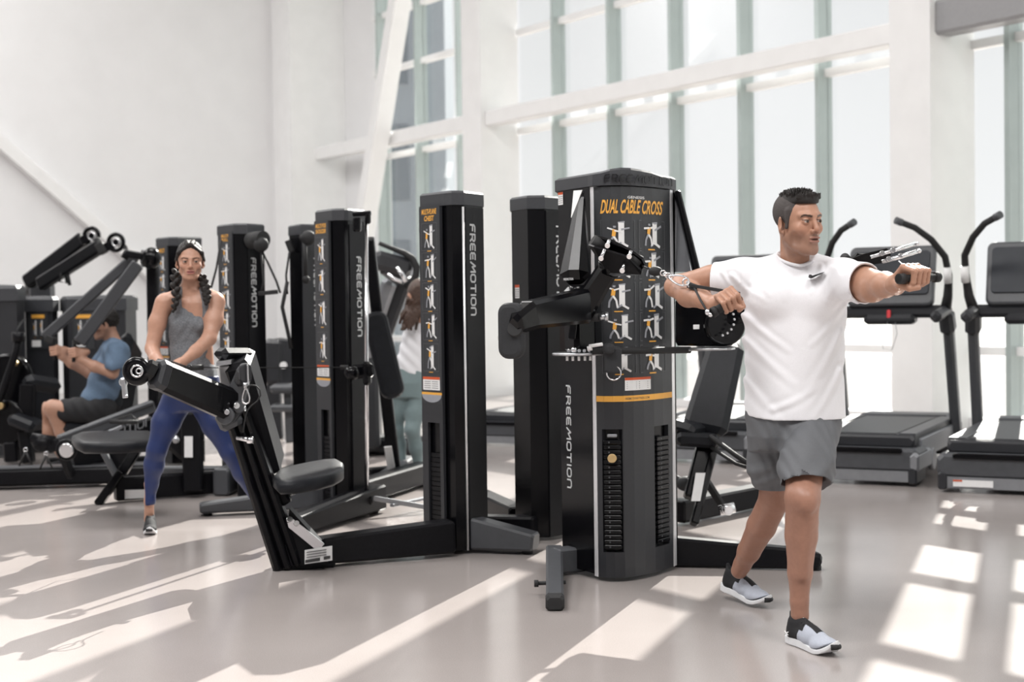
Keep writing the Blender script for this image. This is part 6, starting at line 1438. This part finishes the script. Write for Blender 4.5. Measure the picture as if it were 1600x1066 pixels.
mb = MB(); mb.beam(P(150, 675, 11.5), XY(150, 11.5) + UP * .03, .08, .08); mb.beam(XY(70, 11.6) + UP * .07, XY(240, 11.65) + UP * .07, .09, .1); part(mb, 'frame', 'black', pm)
# machine at the far left edge
ml = thing('pulley_machine', 'dark machine with slanting tube and discs, cut off by the left edge of the frame', 'gym machine', G(15, 730))
mb = MB(); mb.tube([P(30, 522, 12.2), P(26, 548, 12.2), P(8, 600, 12.2), P(-6, 640, 12.2)], .032, 12); mb.cyl(P(29, 519, 12.2), P(29, 534, 12.2), .055); part(mb, 'slanting_tube', 'black', ml)
mb = MB(); mb.disc(P(15, 592, 12.4), (.1, 1, 0), .22, .1, n=32); mb.disc(P(10, 660, 12.3), (.1, 1, 0), .20, .1, n=32); part(mb, 'cam_disc', 'gloss', ml)
mb = MB(); mb.disc(P(24, 568, 12.3), (.1, 1, 0), .025, .05); mb.disc(P(2, 634, 12.2), (.1, 1, 0), .03, .05); part(mb, 'hub_bolt', 'gold', ml)
mb = MB(); mb.beam(P(38, 596, 12.3), P(92, 604, 12.6), .14, .14, bev=.05); mb.beam(P(20, 652, 12.2), P(60, 668, 12.2), .3, .10, up=UP, bev=.03); part(mb, 'knee_pad', 'vinyl', ml)
mb = MB(); mb.beam(P(38, 672, 12.2), XY(40, 12.2) + UP * .02, .10, .10); mb.beam(P(44, 600, 12.3), P(40, 700, 12.3), .12, .1); mb.beam(P(18, 690, 12.3), XY(15, 12.3) + UP * .02, .12, .12); part(mb, 'post', 'black', ml)
# long low frame with sloping rail, in front of the seated man
rl = thing('rail_machine', 'long low black frame with sloping rail and stirrup handles before the seated man', 'gym machine', G(120, 760))
A, B = G(-30, 765), G(232, 757)
mb = MB(); mb.beam(A + UP * .09, B + UP * .09, .22, .13, up=UP, bev=.02); part(mb, 'base_beam', 'black', rl)
mb = MB(); mb.beam(A + UP * .158, B + UP * .158, .20, .012, up=UP); part(mb, 'top_plate', 'tread_grey', rl)
mb = MB(); mb.beam(P(92, 690, 10.5), P(240, 634, 10.9), .07, .09, up=UP, bev=.01); mb.beam(P(84, 688, 10.45), P(240, 629, 10.85), .02, .02, up=UP); part(mb, 'sloping_rail', 'tread_grey', rl)
mb = MB(); mb.beam(P(110, 712, 10.6), P(240, 672, 11.0), .10, .20, up=UP, bev=.01); part(mb, 'lower_rail', 'black', rl)
u_ = (P(240, 661, 10.9) - P(160, 688, 10.75)).normalized(); part(logo(P(170, 686, 10.68), u_, UP, .062, .33, th=.16, s='MOTION'), 'logo_lettering', 'tread_silver', rl)
mb = MB(); mb.beam(P(150, 683, 10.6), P(190, 667, 10.7), .03, .025, up=UP); part(mb, 'pale_strip', 'tread_silver', rl)
mb = MB(); mb.ball(P(66, 693, 10.4), .07, sc=(1.1, .8, .9)); mb.cyl(P(50, 640 + 45, 10.4), P(85, 690, 10.4), .04); mb.beam(P(72, 700, 10.4), P(92, 692, 10.4), .07, .1, bev=.02); part(mb, 'rail_carriage', 'black', rl)
mb = MB(); mb.ring(P(104, 703, 10.2), (0, 1, 0), .065, .014, n=24); mb.beam(P(98, 710, 10.3), P(112, 745, 10.4), .05, .06); part(mb, 'pulley', 'black', rl)
mb = MB(); mb.disc(P(104, 704, 10.18), (0, 1, 0), .052, .03); part(mb, 'pulley_cover', 'chrome', rl, 'shiny round pulley cover')
for x, y in ((40, 706), (72, 712)):
    mb = MB(); mb.tube([P(x, y, 10.2), P(x - 10, y + 22, 10.2), P(x + 10, y + 20, 10.2), P(x, y, 10.2)], .009, 8); part(mb, 'stirrup_handle', 'rubber', rl)
    mb = MB(); mb.ring(P(x, y - 3, 10.2), (0, 1, 0), .014, .004, n=12, k=6); part(mb, 'handle_ring', 'chrome', rl)
mb = MB(); mb.cyl(P(172, 659, 10.4), P(216, 660, 10.4), .016, n=12); mb.tube([P(172, 659, 10.4), P(205, 648, 10.5), P(216, 660, 10.4)], .008, 8); part(mb, 'hanging_handle', 'rubber', rl)
# flat bench in front of it
fb = thing('flat_bench', 'low flat black bench with crossed legs, left of the woman in blue leggings', 'bench', G(180, 785))
q = [G(x, y, .46) for x, y in ((116, 699), (112, 693), (124, 688), (170, 686), (236, 686), (246, 690), (246, 696), (236, 703), (180, 706), (130, 706))]
padmesh([V(p.x, p.y, .52) for p in q], .075, .02, 'vinyl', 'pad', fb)
mb = MB(); mb.beam(P(152, 790, 9.62), P(190, 738, 9.7), .055, .09, up=V(0, -1, 0), bev=.01, mi=0); mb.beam(P(190, 740, 9.72), P(215, 700, 9.8), .07, .07, up=V(0, -1, 0), bev=.01); part(mb, 'front_leg', 'gloss', fb)
mb = MB(); mb.beam(P(160, 703, 9.85), P(184, 748, 9.85), .04, .06, up=V(0, -1, 0), bev=.01); part(mb, 'cross_leg', 'tread_grey', fb)
mb = MB(); mb.prism([P(160, 706, 9.9), P(214, 706, 9.9), P(190, 742, 9.9)], V(0, .03, 0)); part(mb, 'gusset', 'black', fb)
# frame behind the woman's legs
wf = thing('cable_station_base', 'low black station frame with white labels behind the legs of the woman', 'gym machine', G(300, 770))
mb = MB(); mb.beam(G(180, 785) + UP * .09, G(345, 772) + UP * .09, .09, .16, up=UP, bev=.012); part(mb, 'front_beam', 'black', wf)
mb = MB(); mb.beam(G(345, 776) + UP * .10, G(365, 768) + UP * .10, .12, .19, up=UP); mb.beam(G(250, 765) + UP * .1, G(430, 765) + UP * .1, .09, .14, up=UP, bev=.012); part(mb, 'rear_beam', 'tread_grey', wf)
mb = MB(); mb.beam(XY(298, 9.9) + UP * .05, P(298, 645, 9.9), .13, .10, bev=.01); mb.beam(P(250, 665, 10.0), P(300, 650, 9.95), .06, .08); mb.beam(P(262, 700, 9.95), P(298, 660, 9.95), .08, .3, bev=.03); part(mb, 'post', 'black', wf)
mb = MB(); mb.prism([P(288, 715, 9.83), P(301, 715, 9.83), P(301, 682, 9.83), P(288, 682, 9.83)], V(0, .004, 0)); part(mb, 'white_label', 'white', wf)
mb = MB(); mb.prism([P(195, 780, 9.70), P(233, 778, 9.70), P(233, 765, 9.70), P(195, 766, 9.70)], V(0, .004, 0)); part(mb, 'serial_label', 'white', wf)
mb = MB(); mb.ball(P(275, 687, 9.8), .026, sc=(1, 1, 1.1)); mb.cyl(P(275, 687, 9.8), P(280, 687, 9.95), .012); part(mb, 'ball_knob', 'alu', wf)
# dark machine seen between the towers with white hub, and a far bench
fm = thing('abdominal_machine', 'far dark machine with white hub, in the gap left of the chrome rail tower', 'gym machine', G(440, 655))
mb = MB(); mb.disc(P(440, 565, 14.4), (0, 1, 0), .24, .12, n=32); mb.beam(P(430, 530, 14.4), P(426, 600, 14.4), .2, .2, bev=.04); mb.beam(P(428, 600, 14.4), XY(428, 14.4), .14, .14); part(mb, 'body', 'tread_dark', fm)
mb = MB(); mb.disc(P(443, 571, 14.25), (0, 1, 0), .035, .06, n=16); part(mb, 'hub', 'white', fm, 'white hub')
mb = MB(); mb.beam(P(425, 607, 14.0), P(480, 607, 14.0), .3, .09, up=UP, bev=.03); mb.beam(P(450, 613, 14.0), XY(450, 14.0), .08, .1); mb.beam(P(425, 637, 14.0), P(480, 637, 14.0), .3, .07, up=UP, bev=.02); part(mb, 'bench', 'tread_grey', fm)
